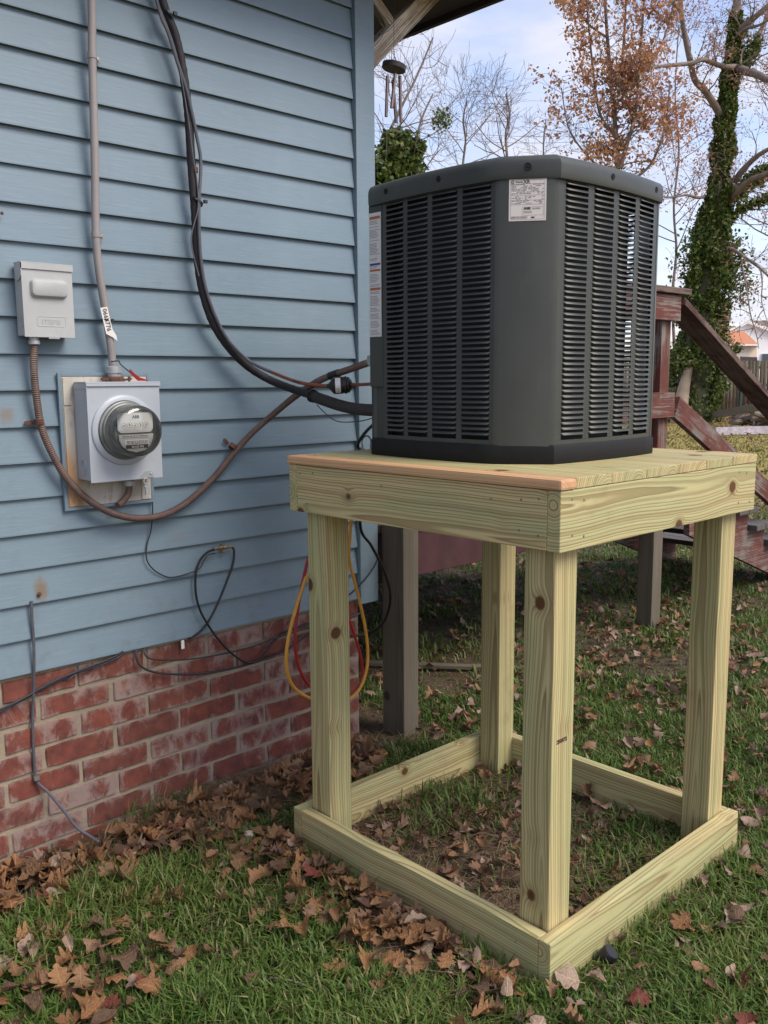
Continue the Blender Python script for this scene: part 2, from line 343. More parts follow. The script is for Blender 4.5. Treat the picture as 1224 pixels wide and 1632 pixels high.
_t = GLASS.n('ShaderNodeBsdfTransparent'); _t.inputs[0].default_value = (.95, .96, .95, 1)
_fr = GLASS.n('ShaderNodeFresnel'); _fr.inputs[0].default_value = 1.5
_mx = GLASS.n('ShaderNodeMixShader'); _mf = GLASS.m_('MULTIPLY_ADD', _fr.outputs[0], 0.9, 0.03)
GLASS.link(_mf, _mx.inputs[0]); GLASS.t.links.new(_t.outputs[0], _mx.inputs[1]); GLASS.t.links.new(_g.outputs[0], _mx.inputs[2])
GLASS.t.links.new(_mx.outputs[0], GLASS.out.inputs[0]); GLASS = GLASS.m

# ------------------------------------------------------------------ geometry kit
class MB:
    def __init__(s): s.v = []; s.f = []; s.mi = []; s.cur = 0
    def poly(s, pts, faces):
        b = len(s.v); s.v += [tuple(map(float, p)) for p in pts]
        for f in faces: s.f.append([b+i for i in f]); s.mi.append(s.cur)
    def box(s, x0, x1, y0, y1, z0, z1):
        s.poly([(x0, y0, z0), (x1, y0, z0), (x1, y1, z0), (x0, y1, z0), (x0, y0, z1), (x1, y0, z1), (x1, y1, z1), (x0, y1, z1)],
               [(0, 3, 2, 1), (4, 5, 6, 7), (0, 1, 5, 4), (1, 2, 6, 5), (2, 3, 7, 6), (3, 0, 4, 7)])
    def tube(s, pts, r, n=8, caps=True):
        pts = [Vector(p) for p in pts]; m = len(pts)
        rs = list(r) if hasattr(r, '__len__') else [r]*m
        b = len(s.v); up = None
        for i in range(m):
            t = (pts[min(i+1, m-1)] - pts[max(i-1, 0)])
            if t.length < 1e-9: t = Vector((0, 0, 1))
            t.normalize()
            if up is None:
                up = t.orthogonal().normalized()
            else:
                up = (up - t*up.dot(t))
                up = up.normalized() if up.length > 1e-6 else t.orthogonal().normalized()
            sd = t.cross(up)
            for k in range(n):
                a = 2*math.pi*k/n
                p = pts[i] + (up*math.cos(a) + sd*math.sin(a))*rs[i]
                s.v.append((p.x, p.y, p.z))
        for i in range(m-1):
            for k in range(n):
                k2 = (k+1) % n
                s.f.append([b+i*n+k, b+i*n+k2, b+(i+1)*n+k2, b+(i+1)*n+k]); s.mi.append(s.cur)
        if caps:
            s.f.append([b+k for k in range(n)][::-1]); s.mi.append(s.cur)
            s.f.append([b+(m-1)*n+k for k in range(n)]); s.mi.append(s.cur)
    def lathe(s, prof, c, axis, n=32):      # prof: (radius, distance along axis)
        axis = Vector(axis).normalized(); a0 = axis.orthogonal().normalized(); a1 = axis.cross(a0); b = len(s.v); c = Vector(c)
        for (r, h) in prof:
            for k in range(n):
                a = 2*math.pi*k/n; p = c + axis*h + (a0*math.cos(a)+a1*math.sin(a))*max(r, 1e-5); s.v.append(tuple(p))
        for i in range(len(prof)-1):
            for k in range(n):
                k2 = (k+1) % n; s.f.append([b+i*n+k, b+i*n+k2, b+(i+1)*n+k2, b+(i+1)*n+k]); s.mi.append(s.cur)
    def prism(s, pts, d):                    # extrude polygon by vector
        n = len(pts); b = [tuple(p) for p in pts]; t = [tuple(np.array(p, float)+np.array(d)) for p in pts]
        s.poly(b+t, [list(range(n))[::-1], list(range(n, 2*n))] + [(i, (i+1) % n, n+(i+1) % n, n+i) for i in range(n)])
    def mesh(s, name, mats, smooth=False):
        me = bpy.data.meshes.new(name); me.from_pydata(s.v, [], s.f)
        for m in (mats if isinstance(mats, (list, tuple)) else [mats]): me.materials.append(m)
        if len(me.materials) > 1: me.polygons.foreach_set('material_index', s.mi)
        bm = bmesh.new(); bm.from_mesh(me); bmesh.ops.recalc_face_normals(bm, faces=bm.faces); bm.to_mesh(me); bm.free()
        if smooth:
            me.polygons.foreach_set('use_smooth', [True]*len(me.polygons))
            try: me.set_sharp_from_angle(angle=math.radians(38))
            except Exception: pass
        me.update(); return me
    def build(s, name, mats, parent=None, smooth=False, bevel=0.0, loc=None):
        me = s.mesh(name, mats, smooth)
        if bevel:
            bm = bmesh.new(); bm.from_mesh(me)
            es = [e for e in bm.edges if len(e.link_faces) == 2 and e.calc_face_angle(0) > 0.6]
            bmesh.ops.bevel(bm, geom=es, offset=bevel, segments=2, affect='EDGES', profile=0.6, clamp_overlap=True)
            bm.to_mesh(me); bm.free()
        return put(name, me, parent, loc)

def put(name, me, parent=None, loc=None, rot=None):
    o = bpy.data.objects.new(name, me); COL.objects.link(o)
    if parent is not None: o.parent = parent
    if loc is not None: o.location = loc
    if rot is not None: o.rotation_euler = rot
    return o
def tag(o, label=None, cat=None, group=None, kind=None):
    if label: o['label'] = label
    if cat: o['category'] = cat
    if group: o['group'] = group
    if kind: o['kind'] = kind
    return o
def thing(name, label, cat, group=None, loc=(0, 0, 0)):
    o = bpy.data.objects.new(name, None); o.empty_display_size = 0.1; COL.objects.link(o); o.location = loc
    return tag(o, label, cat, group)
def local(parent):   # offset so children can be built in world coordinates
    return -Vector(parent.location)

def smooth_path(P, per=8):
    P = [Vector(p) for p in P]; out = []
    for i in range(len(P)-1):
        p0 = P[max(i-1, 0)]; p1 = P[i]; p2 = P[i+1]; p3 = P[min(i+2, len(P)-1)]
        for j in range(per):
            t = j/per
            out.append(0.5*((2*p1)+(p2-p0)*t+(2*p0-5*p1+4*p2-p3)*t*t+(3*p1-p0-3*p2+p3)*t**3))
    out.append(P[-1]); return out
def resample(P, step):
    P = [Vector(p) for p in P]; L = [0]
    for a, b in zip(P, P[1:]): L.append(L[-1]+(b-a).length)
    n = max(2, int(L[-1]/step)); out = []; j = 0
    for i in range(n+1):
        d = L[-1]*i/n
        while j < len(L)-2 and L[j+1] < d: j += 1
        t = (d-L[j])/max(1e-9, L[j+1]-L[j]); out.append(P[j].lerp(P[j+1], min(1, t)))
    return out

def mesh_np(name, verts, quads, tris, mat, rnd=None, smooth=False):
    nq, nt = len(quads), len(tris)
    me = bpy.data.meshes.new(name); me.vertices.add(len(verts)); me.vertices.foreach_set('co', np.asarray(verts, np.float32).ravel())
    li = np.concatenate([np.asarray(quads, np.int32).ravel(), np.asarray(tris, np.int32).ravel()]) if nt else np.asarray(quads, np.int32).ravel()
    if nq == 0: li = np.asarray(tris, np.int32).ravel()
    me.loops.add(len(li)); me.loops.foreach_set('vertex_index', li)
    me.polygons.add(nq+nt)
    st = np.concatenate([np.arange(nq)*4, nq*4+np.arange(nt)*3]).astype(np.int32)
    me.polygons.foreach_set('loop_start', st)
    if smooth: me.polygons.foreach_set('use_smooth', np.ones(nq+nt, bool))
    if rnd is not None:
        a = me.attributes.new('rnd', 'FLOAT', 'POINT'); a.data.foreach_set('value', np.asarray(rnd, np.float32))
    for m in (mat if isinstance(mat, list) else [mat]): me.materials.append(m)
    me.update(calc_edges=True); me.validate(); return me

def timber(name, mat, parent, origin, xdir, ydir, L, Wd, T, bevel=0.003, label=None):
    """a board: local X runs with the grain, local Y its width, local Z its thickness"""
    mb = MB(); mb.box(0, L, 0, Wd, 0, T); me = mb.mesh(name, mat)
    bm = bmesh.new(); bm.from_mesh(me)
    bmesh.ops.bevel(bm, geom=list(bm.edges), offset=min(bevel, abs(T)*.3), segments=2, affect='EDGES', profile=0.6)
    bm.to_mesh(me); bm.free()
    X = Vector(xdir).normalized(); Y = Vector(ydir).normalized(); Y = (Y - X*Y.dot(X)).normalized(); Z = X.cross(Y)
    o = put(name, me, parent)
    off = Vector(origin) - (Vector(parent.location) if parent else Vector((0, 0, 0)))
    o.matrix_basis = Matrix(((X.x, Y.x, Z.x, off.x), (X.y, Y.y, Z.y, off.y), (X.z, Y.z, Z.z, off.z), (0, 0, 0, 1)))
    if label: o['label'] = label
    return o

def text_me(txt, size, mat, depth=0.0003, bold=0.0, align='LEFT', sx=1.0):
    cu = bpy.data.curves.new('txt', 'FONT'); cu.body = txt; cu.size = size; cu.extrude = depth; cu.offset = bold; cu.align_x = align
    cu.resolution_u = 2
    o = bpy.data.objects.new('txt', cu); COL.objects.link(o); bpy.context.view_layer.update()
    dg = bpy.context.evaluated_depsgraph_get(); me = bpy.data.meshes.new_from_object(o.evaluated_get(dg))
    bpy.data.objects.remove(o); me.materials.clear(); me.materials.append(mat)
    if sx != 1.0:
        for v in me.vertices: v.co.x *= sx
    return me
def text_on(name, txt, size, mat, parent, origin, xdir, ydir, **k):
    me = text_me(txt, size, mat, **k); X = Vector(xdir).normalized(); Y = Vector(ydir).normalized(); Z = X.cross(Y)
    o = put(name, me, parent); off = Vector(origin) - Vector(parent.matrix_basis.translation if parent else (0, 0, 0))
    o.matrix_basis = Matrix(((X.x, Y.x, Z.x, off.x), (X.y, Y.y, Z.y, off.y), (X.z, Y.z, Z.z, off.z), (0, 0, 0, 1)))
    return o

def ground_h(x, y):
    h = 0.020*mnoise.noise(Vector((x*0.9, y*0.9, 3.3))) + 0.008*mnoise.noise(Vector((x*4.1, y*4.1, 1.3)))
    h += 0.012*math.exp(-((y-1.4)/0.25)**2) if x < 0.9 else 0.0
    d = math.hypot(x-0.5, y-0.5)
    return h*min(1.0, 0.35+d*0.5) if d < 6 else h

# ================================================================== SETTING
WALL_Y = 1.46
def build_ground():
    def axis(lo, hi, c, fine=0.05):
        a = [c]; st = fine
        while a[-1] < hi: a.append(a[-1]+st); st = fine if a[-1] < c+3.2 else st*1.13
        b = [c]; st = fine
        while b[-1] > lo: b.append(b[-1]-st); st = fine if b[-1] > c-2.2 else st*1.13
        return sorted(set(b[1:]+a))
    xs = axis(-300, 600, 0.3); ys = axis(-300, 600, 0.4)
    V = [(x, y, ground_h(x, y) if abs(x) < 60 and abs(y) < 60 else 0) for y in ys for x in xs]
    nx = len(xs); F = [(j*nx+i, j*nx+i+1, (j+1)*nx+i+1, (j+1)*nx+i) for j in range(len(ys)-1) for i in range(nx-1)]
    k = NB('lawn_soil'); c = k.co()
    n = k.noise(c, 2.2, 6, 0.6); f = k.noise(c, 45, 6, 0.7); m = k.noise(c, 12, 5, 0.6)
    soil = k.ramp(f, (0.3, (.055, .038, .027)), (0.6, (.115, .080, .057)), (0.8, (.17, .125, .095)))
    moss = k.ramp(f, (0.3, (.028, .038, .013)), (0.7, (.07, .09, .028)))
    near = k.mix(k.step(m, 0.50, 0.68), soil, moss)
    X = k.xyz(c)
    dist = k.m_('SQRT', k.m_('ADD', k.m_('MULTIPLY', X[0], X[0]), k.m_('MULTIPLY', X[1], X[1])))
    lawn = k.ramp(k.noise(c, 1.1, 7, 0.7), (0.35, (.22, .19, .055)), (0.55, (.32, .26, .085)), (0.72, (.27, .16, .065)))  # distant ground painted lighter and yellower to stand for sunshine
    lawn = k.mix(k.m_('MULTIPLY', k.step(k.noise(c, 5.0, 5, 0.7), 0.55, 0.66), 0.7), lawn, (.17, .075, .035))
    col = k.mix(k.step(dist, 7.0, 13.0), near, lawn)
    litter = k.ramp(k.noise(c, 3.2, 6, 0.75), (0.35, (.15, .060, .030)), (0.7, (.28, .125, .06)))
    col = k.mix(k.m_('MULTIPLY', k.step(k.m_('ADD', dist, k.m_('MULTIPLY', n, 6.0)), 29.0, 33.0), 0.8), col, litter)
    k.color(col).rough(0.95).spec(0.15); k.bump(k.m_('ADD', f, m), 0.9, 0.012)
    me = bpy.data.meshes.new('ground'); me.from_pydata(V, [], F); me.materials.append(k.m)
    me.polygons.foreach_set('use_smooth', [True]*len(F))
    tag(put('ground', me), kind='structure')
build_ground()

# ---- the blue house: lap boards, corner board, brick foundation, eaves
house = thing('blue_house', 'blue lap-sided house wall on a red brick foundation, left of the air conditioner', 'house')
BX0, BX1 = -2.2, 0.700
z_bot = 0.594; EXPO = 0.105
mbx = MB()
L = BX1-BX0
lap = [(0.0, 0.0), (0.0, 0.0018), (0.0, EXPO*0.5), (0.0, EXPO+0.02)]
prof = [(0.0, 0.0), (0.0, 0.004), (0.0168, EXPO+0.022), (0.028, EXPO+0.022), (0.0168, 0.003)]
nseg = 14
pts = []; faces = []
for i in range(nseg+1):
    x = L*i/nseg
    for (yy, zz) in prof: pts.append((x, yy, zz))
npf = len(prof)
for i in range(nseg):
    for k in range(npf):
        k2 = (k+1) % npf; faces.append((i*npf+k, i*npf+k2, (i+1)*npf+k2, (i+1)*npf+k))
faces += [tuple(range(npf))[::-1], tuple(nseg*npf+k for k in range(npf))]
for k in range(23):
    mb = MB(); wob = random.uniform(0, 50)
    P = []
    for (x, y, z) in pts:
        dz = 0.0012*mnoise.noise(Vector((x*1.1+wob, k*3.1, 0))); dy = 0.0022*mnoise.noise(Vector((x*1.3+wob, k*5.1, 4)))
        P.append((x, y+dy, z+dz))
    mb.poly(P, faces)
    mb.build('siding_board', SIDING, house, loc=(BX0, WALL_Y, z_bot+EXPO*k))
mb = MB(); mb.box(0.703, 0.797, WALL_Y-0.012, WALL_Y+0.03, 0.572, 3.0); mb.build('corner_board', SIDING, house, bevel=.002)
mb = MB(); mb.box(0.703, 0.799, WALL_Y+0.031, WALL_Y+0.12, 0.585, 3.0); mb.build('corner_board', SIDING, house)
mb = MB(); mb.box(-7, 0.77, WALL_Y+0.035, 8.4, 0.56, 3.0); mb.build('wall_sheathing', SIDING, house)
# end wall laps (round the corner)
mb = MB()
for k in range(23):
    z = z_bot+EXPO*k
    mb.poly([(0.795, WALL_Y+.125, z), (0.795, 8.4, z), (0.783, 8.4, z+EXPO+.01), (0.783, WALL_Y+.125, z+EXPO+.01), (0.771, WALL_Y+.125, z), (0.771, 8.4, z)],
            [(0, 1, 2, 3), (0, 4, 5, 1)])
mb.build('end_wall_siding', SIDING, house)
# roof and eaves, gable end overhangs to x = 1.45
mb = MB(); mb.poly([(-7.3, 1.12, 3.0), (1.35, 1.12, 3.0), (1.35, 8.9, 3.0), (-7.3, 8.9, 3.0)], [(0, 1, 2, 3)])
mb.poly([(-7.3, 1.12, 3.004), (1.35, 1.12, 3.004), (1.35, 5.0, 4.9), (-7.3, 5.0, 4.9), (-7.3, 8.9, 3.004), (1.35, 8.9, 3.004)],
        [(0, 1, 2, 3), (3, 2, 5, 4), (1, 5, 2), (0, 3, 4)])
roof = mb.build('roof', [SHINGLE], house)
mb = MB(); mb.box(-7.25, 1.34, 1.13, 8.88, 2.975, 2.997); mb.build('soffit', SOFFIT, roof)
for (a, b, c, d) in ((1.351, 1.374, 1.10, 8.9), (-7.3, 1.35, 1.095, 1.118)):
    mb = MB(); mb.box(a, b, c, d, 2.955, 3.09); mb.build('fascia_board', SOFFIT, roof)
# knee brace under the gable overhang
br = thing('roof_brace', 'peeling pale timber bracket under the dark eave at the house corner', 'bracket', loc=(0.80, 1.52, 2.5))
timber('diagonal_strut', BRACE_WOOD, br, (0.80, 1.49, 2.592), (1, 0, 0.93), (0, 0, 1), 0.62, 0.068, -0.07, 0.006)
timber('cross_strut', BRACE_WOOD, br, (0.80, 1.50, 2.905), (0.8, 0, -0.6), (1, 0, 1.3), 0.24, 0.036, -0.04, 0.004)

# brick foundation
found = thing('brick_foundation', 'low red brick foundation wall with pale sandy mortar under the blue siding', 'wall')
mb = MB()
nx, nz = 120, 26
V = []; 
for j in range(nz+1):
    for i in range(nx+1):
        x = -2.4+(0.715+2.4)*i/nx; z = -0.12+0.74*j/nz
        V.append((x, WALL_Y+0.0225+0.0035*mnoise.noise(Vector((x*22, z*30, 2)))+.0018*mnoise.noise(Vector((x*60, z*60, 5))), z))
mb.poly(V, [(j*(nx+1)+i, j*(nx+1)+i+1, (j+1)*(nx+1)+i+1, (j+1)*(nx+1)+i) for j in range(nz) for i in range(nx)])
mb.box(-7, 0.713, WALL_Y+0.03, WALL_Y+0.2, -0.2, 0.585); mb.box(0.60, 0.713, WALL_Y+.2, 8.3, -.2, .585)
mb.build('mortar', MORTAR, found)
COURSE = 0.079
def brick_mesh(w, h, seed):
    mb = MB(); mb.box(-w/2, w/2, 0, 0.06, -h/2, h/2); me = mb.mesh('brick', BRICK)
    bm = bmesh.new(); bm.from_mesh(me)
    es = [e for e in bm.edges if abs(e.verts[0].co.x-e.verts[1].co.x) > w*.5]
    bmesh.ops.subdivide_edges(bm, edges=es, cuts=4, use_grid_fill=True)
    for v in bm.verts:
        n = mnoise.noise_vector(Vector((v.co.x*35+seed*7, v.co.y*20, v.co.z*35)))
        v.co.x += n.x*.0035; v.co.z += n.z*.0052; v.co.y += n.y*.0018
    bmesh.ops.bevel(bm, geom=[e for e in bm.edges if len(e.link_faces) == 2 and e.calc_face_angle(0) > 1.0], offset=.0022, segments=2, affect='EDGES')
    bm.to_mesh(me); bm.free(); return me
BM_F = [brick_mesh(.2225, .0645, s) for s in range(5)]; BM_H = [brick_mesh(.106, .0645, s) for s in range(2)]
for c in range(-1, 8):
    ztop = 0.498+COURSE-COURSE*c; zc = ztop-.030
    if zc < -0.07: continue
    x = 0.709 - (0.105 if c % 2 else 0.0) - (0.0)
    if c % 2:
        o = put('brick', random.choice(BM_H), found, (0.709-.052, WALL_Y+.016, zc)); x = 0.709-.104-.019
    while x > -1.75:
        o = put('brick', random.choice(BM_F), found, (x-.1095, WALL_Y+.016+random.uniform(-.0022, .0022), zc+random.uniform(-.002, .002)),
                (random.uniform(-.01, .01), random.uniform(-.008, .008), random.uniform(-.006, .006)))
        x -= .219+.0185+random.uniform(-.003, .003)
# ================================================================== TIMBER STAND
HT, FH, PW, PD = 1.0715, 0.140, 0.970, 0.982
stand = thing('timber_stand', 'new greenish pine timber stand carrying the air conditioner', 'stand')
T2 = 0.036
Z = (0, 0, 1)
# fascia: boards along x run full length, the side boards butt between them
timber('fascia_board', PINE, stand, (0, 0, HT), (1, 0, 0), Z, PW, FH, -T2)          # thickness towards +y
timber('fascia_board', PINE, stand, (0, PD-T2, HT), (1, 0, 0), Z, PW, FH, -T2)
timber('fascia_board', PINE, stand, (0, T2+.0005, HT), (0, 1, 0), Z, PD-2*T2-.001, FH, T2)
timber('fascia_board', PINE, stand, (PW-T2, T2+.0005, HT), (0, 1, 0), Z, PD-2*T2-.001, FH, T2)
timber('joist', PINE, stand, (.5, T2+.001, HT+.002), (0, 1, 0), Z, PD-2*T2-.002, FH-.004, T2)
# deck boards run away from the camera side, end grain on the outer face
zt = HT+FH; xs = [-.006, .055, .2025, .357, .510, .663, .816, .970]
for i in range(7):
    m = PINE_ORANGE if i == 0 else PINE
    timber('deck_board', m, stand, (xs[i+1]-.0012, -.005 if i == 0 else -.0015, zt+.001), (0, 1, 0), (-1, 0, 0), PD+(.008 if i == 0 else .003),
           xs[i+1]-xs[i]-.0014, .0245, .006 if i == 0 else .0016, label='orange tinted edge board with rounded end' if i == 0 else None)
# posts
PS = 0.089
posts = [(T2, T2), (T2, PD-T2-PS), (PW-T2-PS+.002, T2), (PW-T2-PS+.002, PD-T2-PS)]
for (x, y) in posts:
    timber('post', PINE_POST, stand, (x, y+PS-.0005, -.03), Z, (0, -1, 0), HT+.03+.10, PS-.001, PS-.001, .004)
# base frame
HB = 0.126
timber('base_board', PINE, stand, (-.008, -.004, HB-.14), (1, 0, 0), Z, PW+.002, .14, -T2)
timber('base_board', PINE, stand, (-.008, PD-T2+.004, HB-.14), (1, 0, 0), Z, PW+.002, .14, -T2)
timber('base_board', PINE, stand, (-.008, T2-.003, HB-.14), (0, 1, 0), Z, PD-2*T2+.005, .14, T2)
timber('base_board', PINE, stand, (PW-.006-T2, T2-.003, HB-.14), (0, 1, 0), Z, PD-2*T2+.005, .14, T2)
# nail heads in the fascia
mb = MB()
for (x, z) in ((.045, .118), (.085, .112), (.05, .035), (.095, .028), (.86, .118), (.915, .112), (.865, .03), (.93, .026)):
    x += random.uniform(-.006, .006); mb.lathe([(0, -.0006), (.0032, -.0006), (.0034, .002), (0, .002)], (x, 0, HT+z), (0, 1, 0), 8)
for (y, z) in ((.06, .118), (.11, .112), (.06, .033), (.115, .04), (.20, .105), (.87, .12), (.93, .115), (.90, .028), (.945, .045), (.58, .105)):
    mb.lathe([(0, -.0006), (.0032, -.0006), (.0034, .002), (0, .002)], (0, y, HT+z), (1, 0, 0), 8)
for y in (.1, .82): mb.lathe([(0, -.0006), (.003, -.0006), (.003, .002), (0, .002)], (-.008, y, HB-.04), (1, 0, 0), 8)
mb.build('nail_head', DARKMETAL, stand)
text_on('stamp', '25072', .0135, RUSTY, stand, (T2+.020, T2-.0008, .597), (1, 0, 0), Z, bold=.0006, sx=1.2, depth=.0001)

# ================================================================== AIR CONDITIONER
ZB = zt+.001+.0245+.0005
ac = thing('air_conditioner', 'large dark grey louvred air conditioner standing on the timber stand', 'air conditioner', loc=(.53, .57, ZB))
ACL = Vector(ac.location)
cx0, cx1, cy0, cy1 = .195, .865, .235, .910
corners = [((cx0, .820), (cx0, .350)), ((.285, cy0), (.775, cy0)), ((cx1, .335), (cx1, .815)), ((.775, cy1), (.285, cy1))]
norms = [(-1, 0), (0, -1), (1, 0), (0, 1)]
BUL = .017
def side_pt(i, t, off=0.0):
    a, b = corners[i]; n = norms[i]; bul = BUL*(1-(2*t-1)**2)+off
    return (a[0]+(b[0]-a[0])*t+n[0]*bul, a[1]+(b[1]-a[1])*t+n[1]*bul)
def outline(off=0.0, per=8):
    P = []
    for i in range(4):
        for j in range(per+1):
            P.append(side_pt(i, j/per, off))
    # push the chamfer corners outwards by off as well
    return P
def ring(mb, prof, per=8):
    n = None; b = len(mb.v)
    for (off, z) in prof:
        P = outline(off, per); n = len(P)
        for p in P: mb.v.append((p[0]-ACL.x, p[1]-ACL.y, z-ACL.z))
    for r in range(len(prof)-1):
        for k in range(n):
            k2 = (k+1) % n; mb.f.append([b+r*n+k, b+r*n+k2, b+(r+1)*n+k2, b+(r+1)*n+k]); mb.mi.append(0)
    return b, n
ZP, ZR, ZTOP = ZB+.050, 1.957, 2.012
mb = MB(); b, n = ring(mb, [(.006, ZB), (.008, ZB+.004), (.008, ZP-.006), (.004, ZP), (-.02, ZP)])
mb.f.append([b+k for k in range(n)]); mb.mi.append(0); mb.f.append([b+4*n+k for k in range(n)]); mb.mi.append(0)
mb.build('base_pan', AC_BLACK, ac, smooth=True)
mb = MB(); prof = [(.0, ZR-.004), (.010, ZR-.004), (.0125, ZR+.004), (.0125, ZR+.030), (.010, ZR+.040), (.003, ZR+.049), (-.010, ZR+.055), (-.07, ZR+.059), (-.09, ZR+.050)]
b, n = ring(mb, prof); mb.build('top_cover', ACM, ac, smooth=True)
# fan guard and fan under the open top
mb = MB(); fc = (.53-ACL.x, .573-ACL.y)
for r in (.04, .08, .12, .16, .20, .235, .265):
    mb.tube([(fc[0]+r*math.cos(a), fc[1]+r*math.sin(a), ZR+.056-ACL.z) for a in np.linspace(0, 2*math.pi, 33)], .0025, 5, False)
for k in range(8):
    a = k*math.pi/4; mb.tube([(fc[0], fc[1], ZR+.052-ACL.z), (fc[0]+.29*math.cos(a), fc[1]+.29*math.sin(a), ZR+.050-ACL.z)], .003, 5)
mb.build('fan_guard', BLACK, ac)
fan = MB(); fan.lathe([(0, .02), (.05, .02), (.055, 0), (.055, -.06), (0, -.06)], (fc[0], fc[1], 1.90-ACL.z), (0, 0, 1), 20)
for k in range(3):
    a = k*2.094
    P = []
    for (r, w, h) in ((.05, .03, .0), (.13, .07, .012), (.23, .10, .02)):
        for s_, hh in ((-1, -.02), (1, .02)):
            aa = a + s_*w/r*.6; P.append((fc[0]+r*math.cos(aa), fc[1]+r*math.sin(aa), 1.89-ACL.z+hh+h))
    fan.poly(P, [(0, 1, 3, 2), (2, 3, 5, 4)])
fan.build('fan', BLACK, ac)
fs = MB(); Po = outline(-.02, 8); NO = len(Po); hole = []  # unseen black plate added to keep light from leaking through the open top
for p in Po:
    a = math.atan2(p[1]-.573, p[0]-.53); hole.append((.53+.27*math.cos(a), .573+.27*math.sin(a)))
fs.poly([(p[0]-ACL.x, p[1]-ACL.y, ZR+.03-ACL.z) for p in Po]+[(p[0]-ACL.x, p[1]-ACL.y, ZR+.03-ACL.z) for p in hole]+[(p[0]-ACL.x, p[1]-ACL.y, ZR-.05-ACL.z) for p in hole],
        [(k, (k+1) % NO, NO+(k+1) % NO, NO+k) for k in range(NO)]+[(NO+k, NO+(k+1) % NO, 2*NO+(k+1) % NO, 2*NO+k) for k in range(NO)])
fs.build('light_stop_plate', BLACK, ac)
# the four chamfer corner panels
for i in range(4):
    a = side_pt(i, 1.0); bq = side_pt((i+1) % 4, 0.0)
    a2 = side_pt(i, .985, .0015); b2 = side_pt((i+1) % 4, .015, .0015)
    d = Vector((bq[0]-a[0], bq[1]-a[1])); nn = Vector((d.y, -d.x)).normalized()
    if nn.dot(Vector((a[0]-.53, a[1]-.57))) < 0: nn = -nn
    m1 = (a[0]+d.x*.06+nn.x*.004, a[1]+d.y*.06+nn.y*.004); m2 = (a[0]+d.x*.94+nn.x*.004, a[1]+d.y*.94+nn.y*.004)
    P = [a2, m1, m2, b2, (b2[0]-nn.x*.02, b2[1]-nn.y*.02), (a2[0]-nn.x*.02, a2[1]-nn.y*.02)]
    mb = MB(); mb.prism([(p[0]-ACL.x, p[1]-ACL.y, ZP-ACL.z-.006) for p in P], (0, 0, ZR-ZP+.012)); mb.build('corner_panel', ACM, ac, smooth=True)
# louvred panels
PITCH_L = (1.948-1.303)/46
def slat_mesh(w):
    mb = MB(); pr = [(-.0012, .0), (.0012, .0005), (.0062, -.0042), (.0068, -.0062), (.0054, -.0062), (-.0012, -.0016)]
    e = .0035; rows = []
    for (x, s_) in ((-w/2, .0), (-w/2+e, 1.0), (0, 1.0), (w/2-e, 1.0), (w/2, .0)):
        rows.append([(x, -(yy*s_ if yy > 0 else yy), zz*(1 if s_ else .5)) for yy, zz in pr])
    k = len(pr)
    mb.poly([p for r in rows for p in r], [(i*k+j, i*k+(j+1) % k, (i+1)*k+(j+1) % k, (i+1)*k+j) for i in range(4) for j in range(k)])
    return mb.mesh('louvre', ACM, smooth=True)
def tcol(i, v):     # position on side i of a coordinate value
    a, b = corners[i]
    return (v-a[1])/(b[1]-a[1]) if i in (0, 2) else (v-a[0])/(b[0]-a[0])
cols = {0: [(.749, .676), (.658, .580), (.562, .476), (.458, .370)], 1: [(.318, .405), (.430, .517), (.542, .629), (.654, .741)],
        2: [(.37, .455), (.475, .56), (.58, .665), (.69, .775)], 3: [(.745, .66), (.635, .55), (.525, .44), (.415, .33)]}
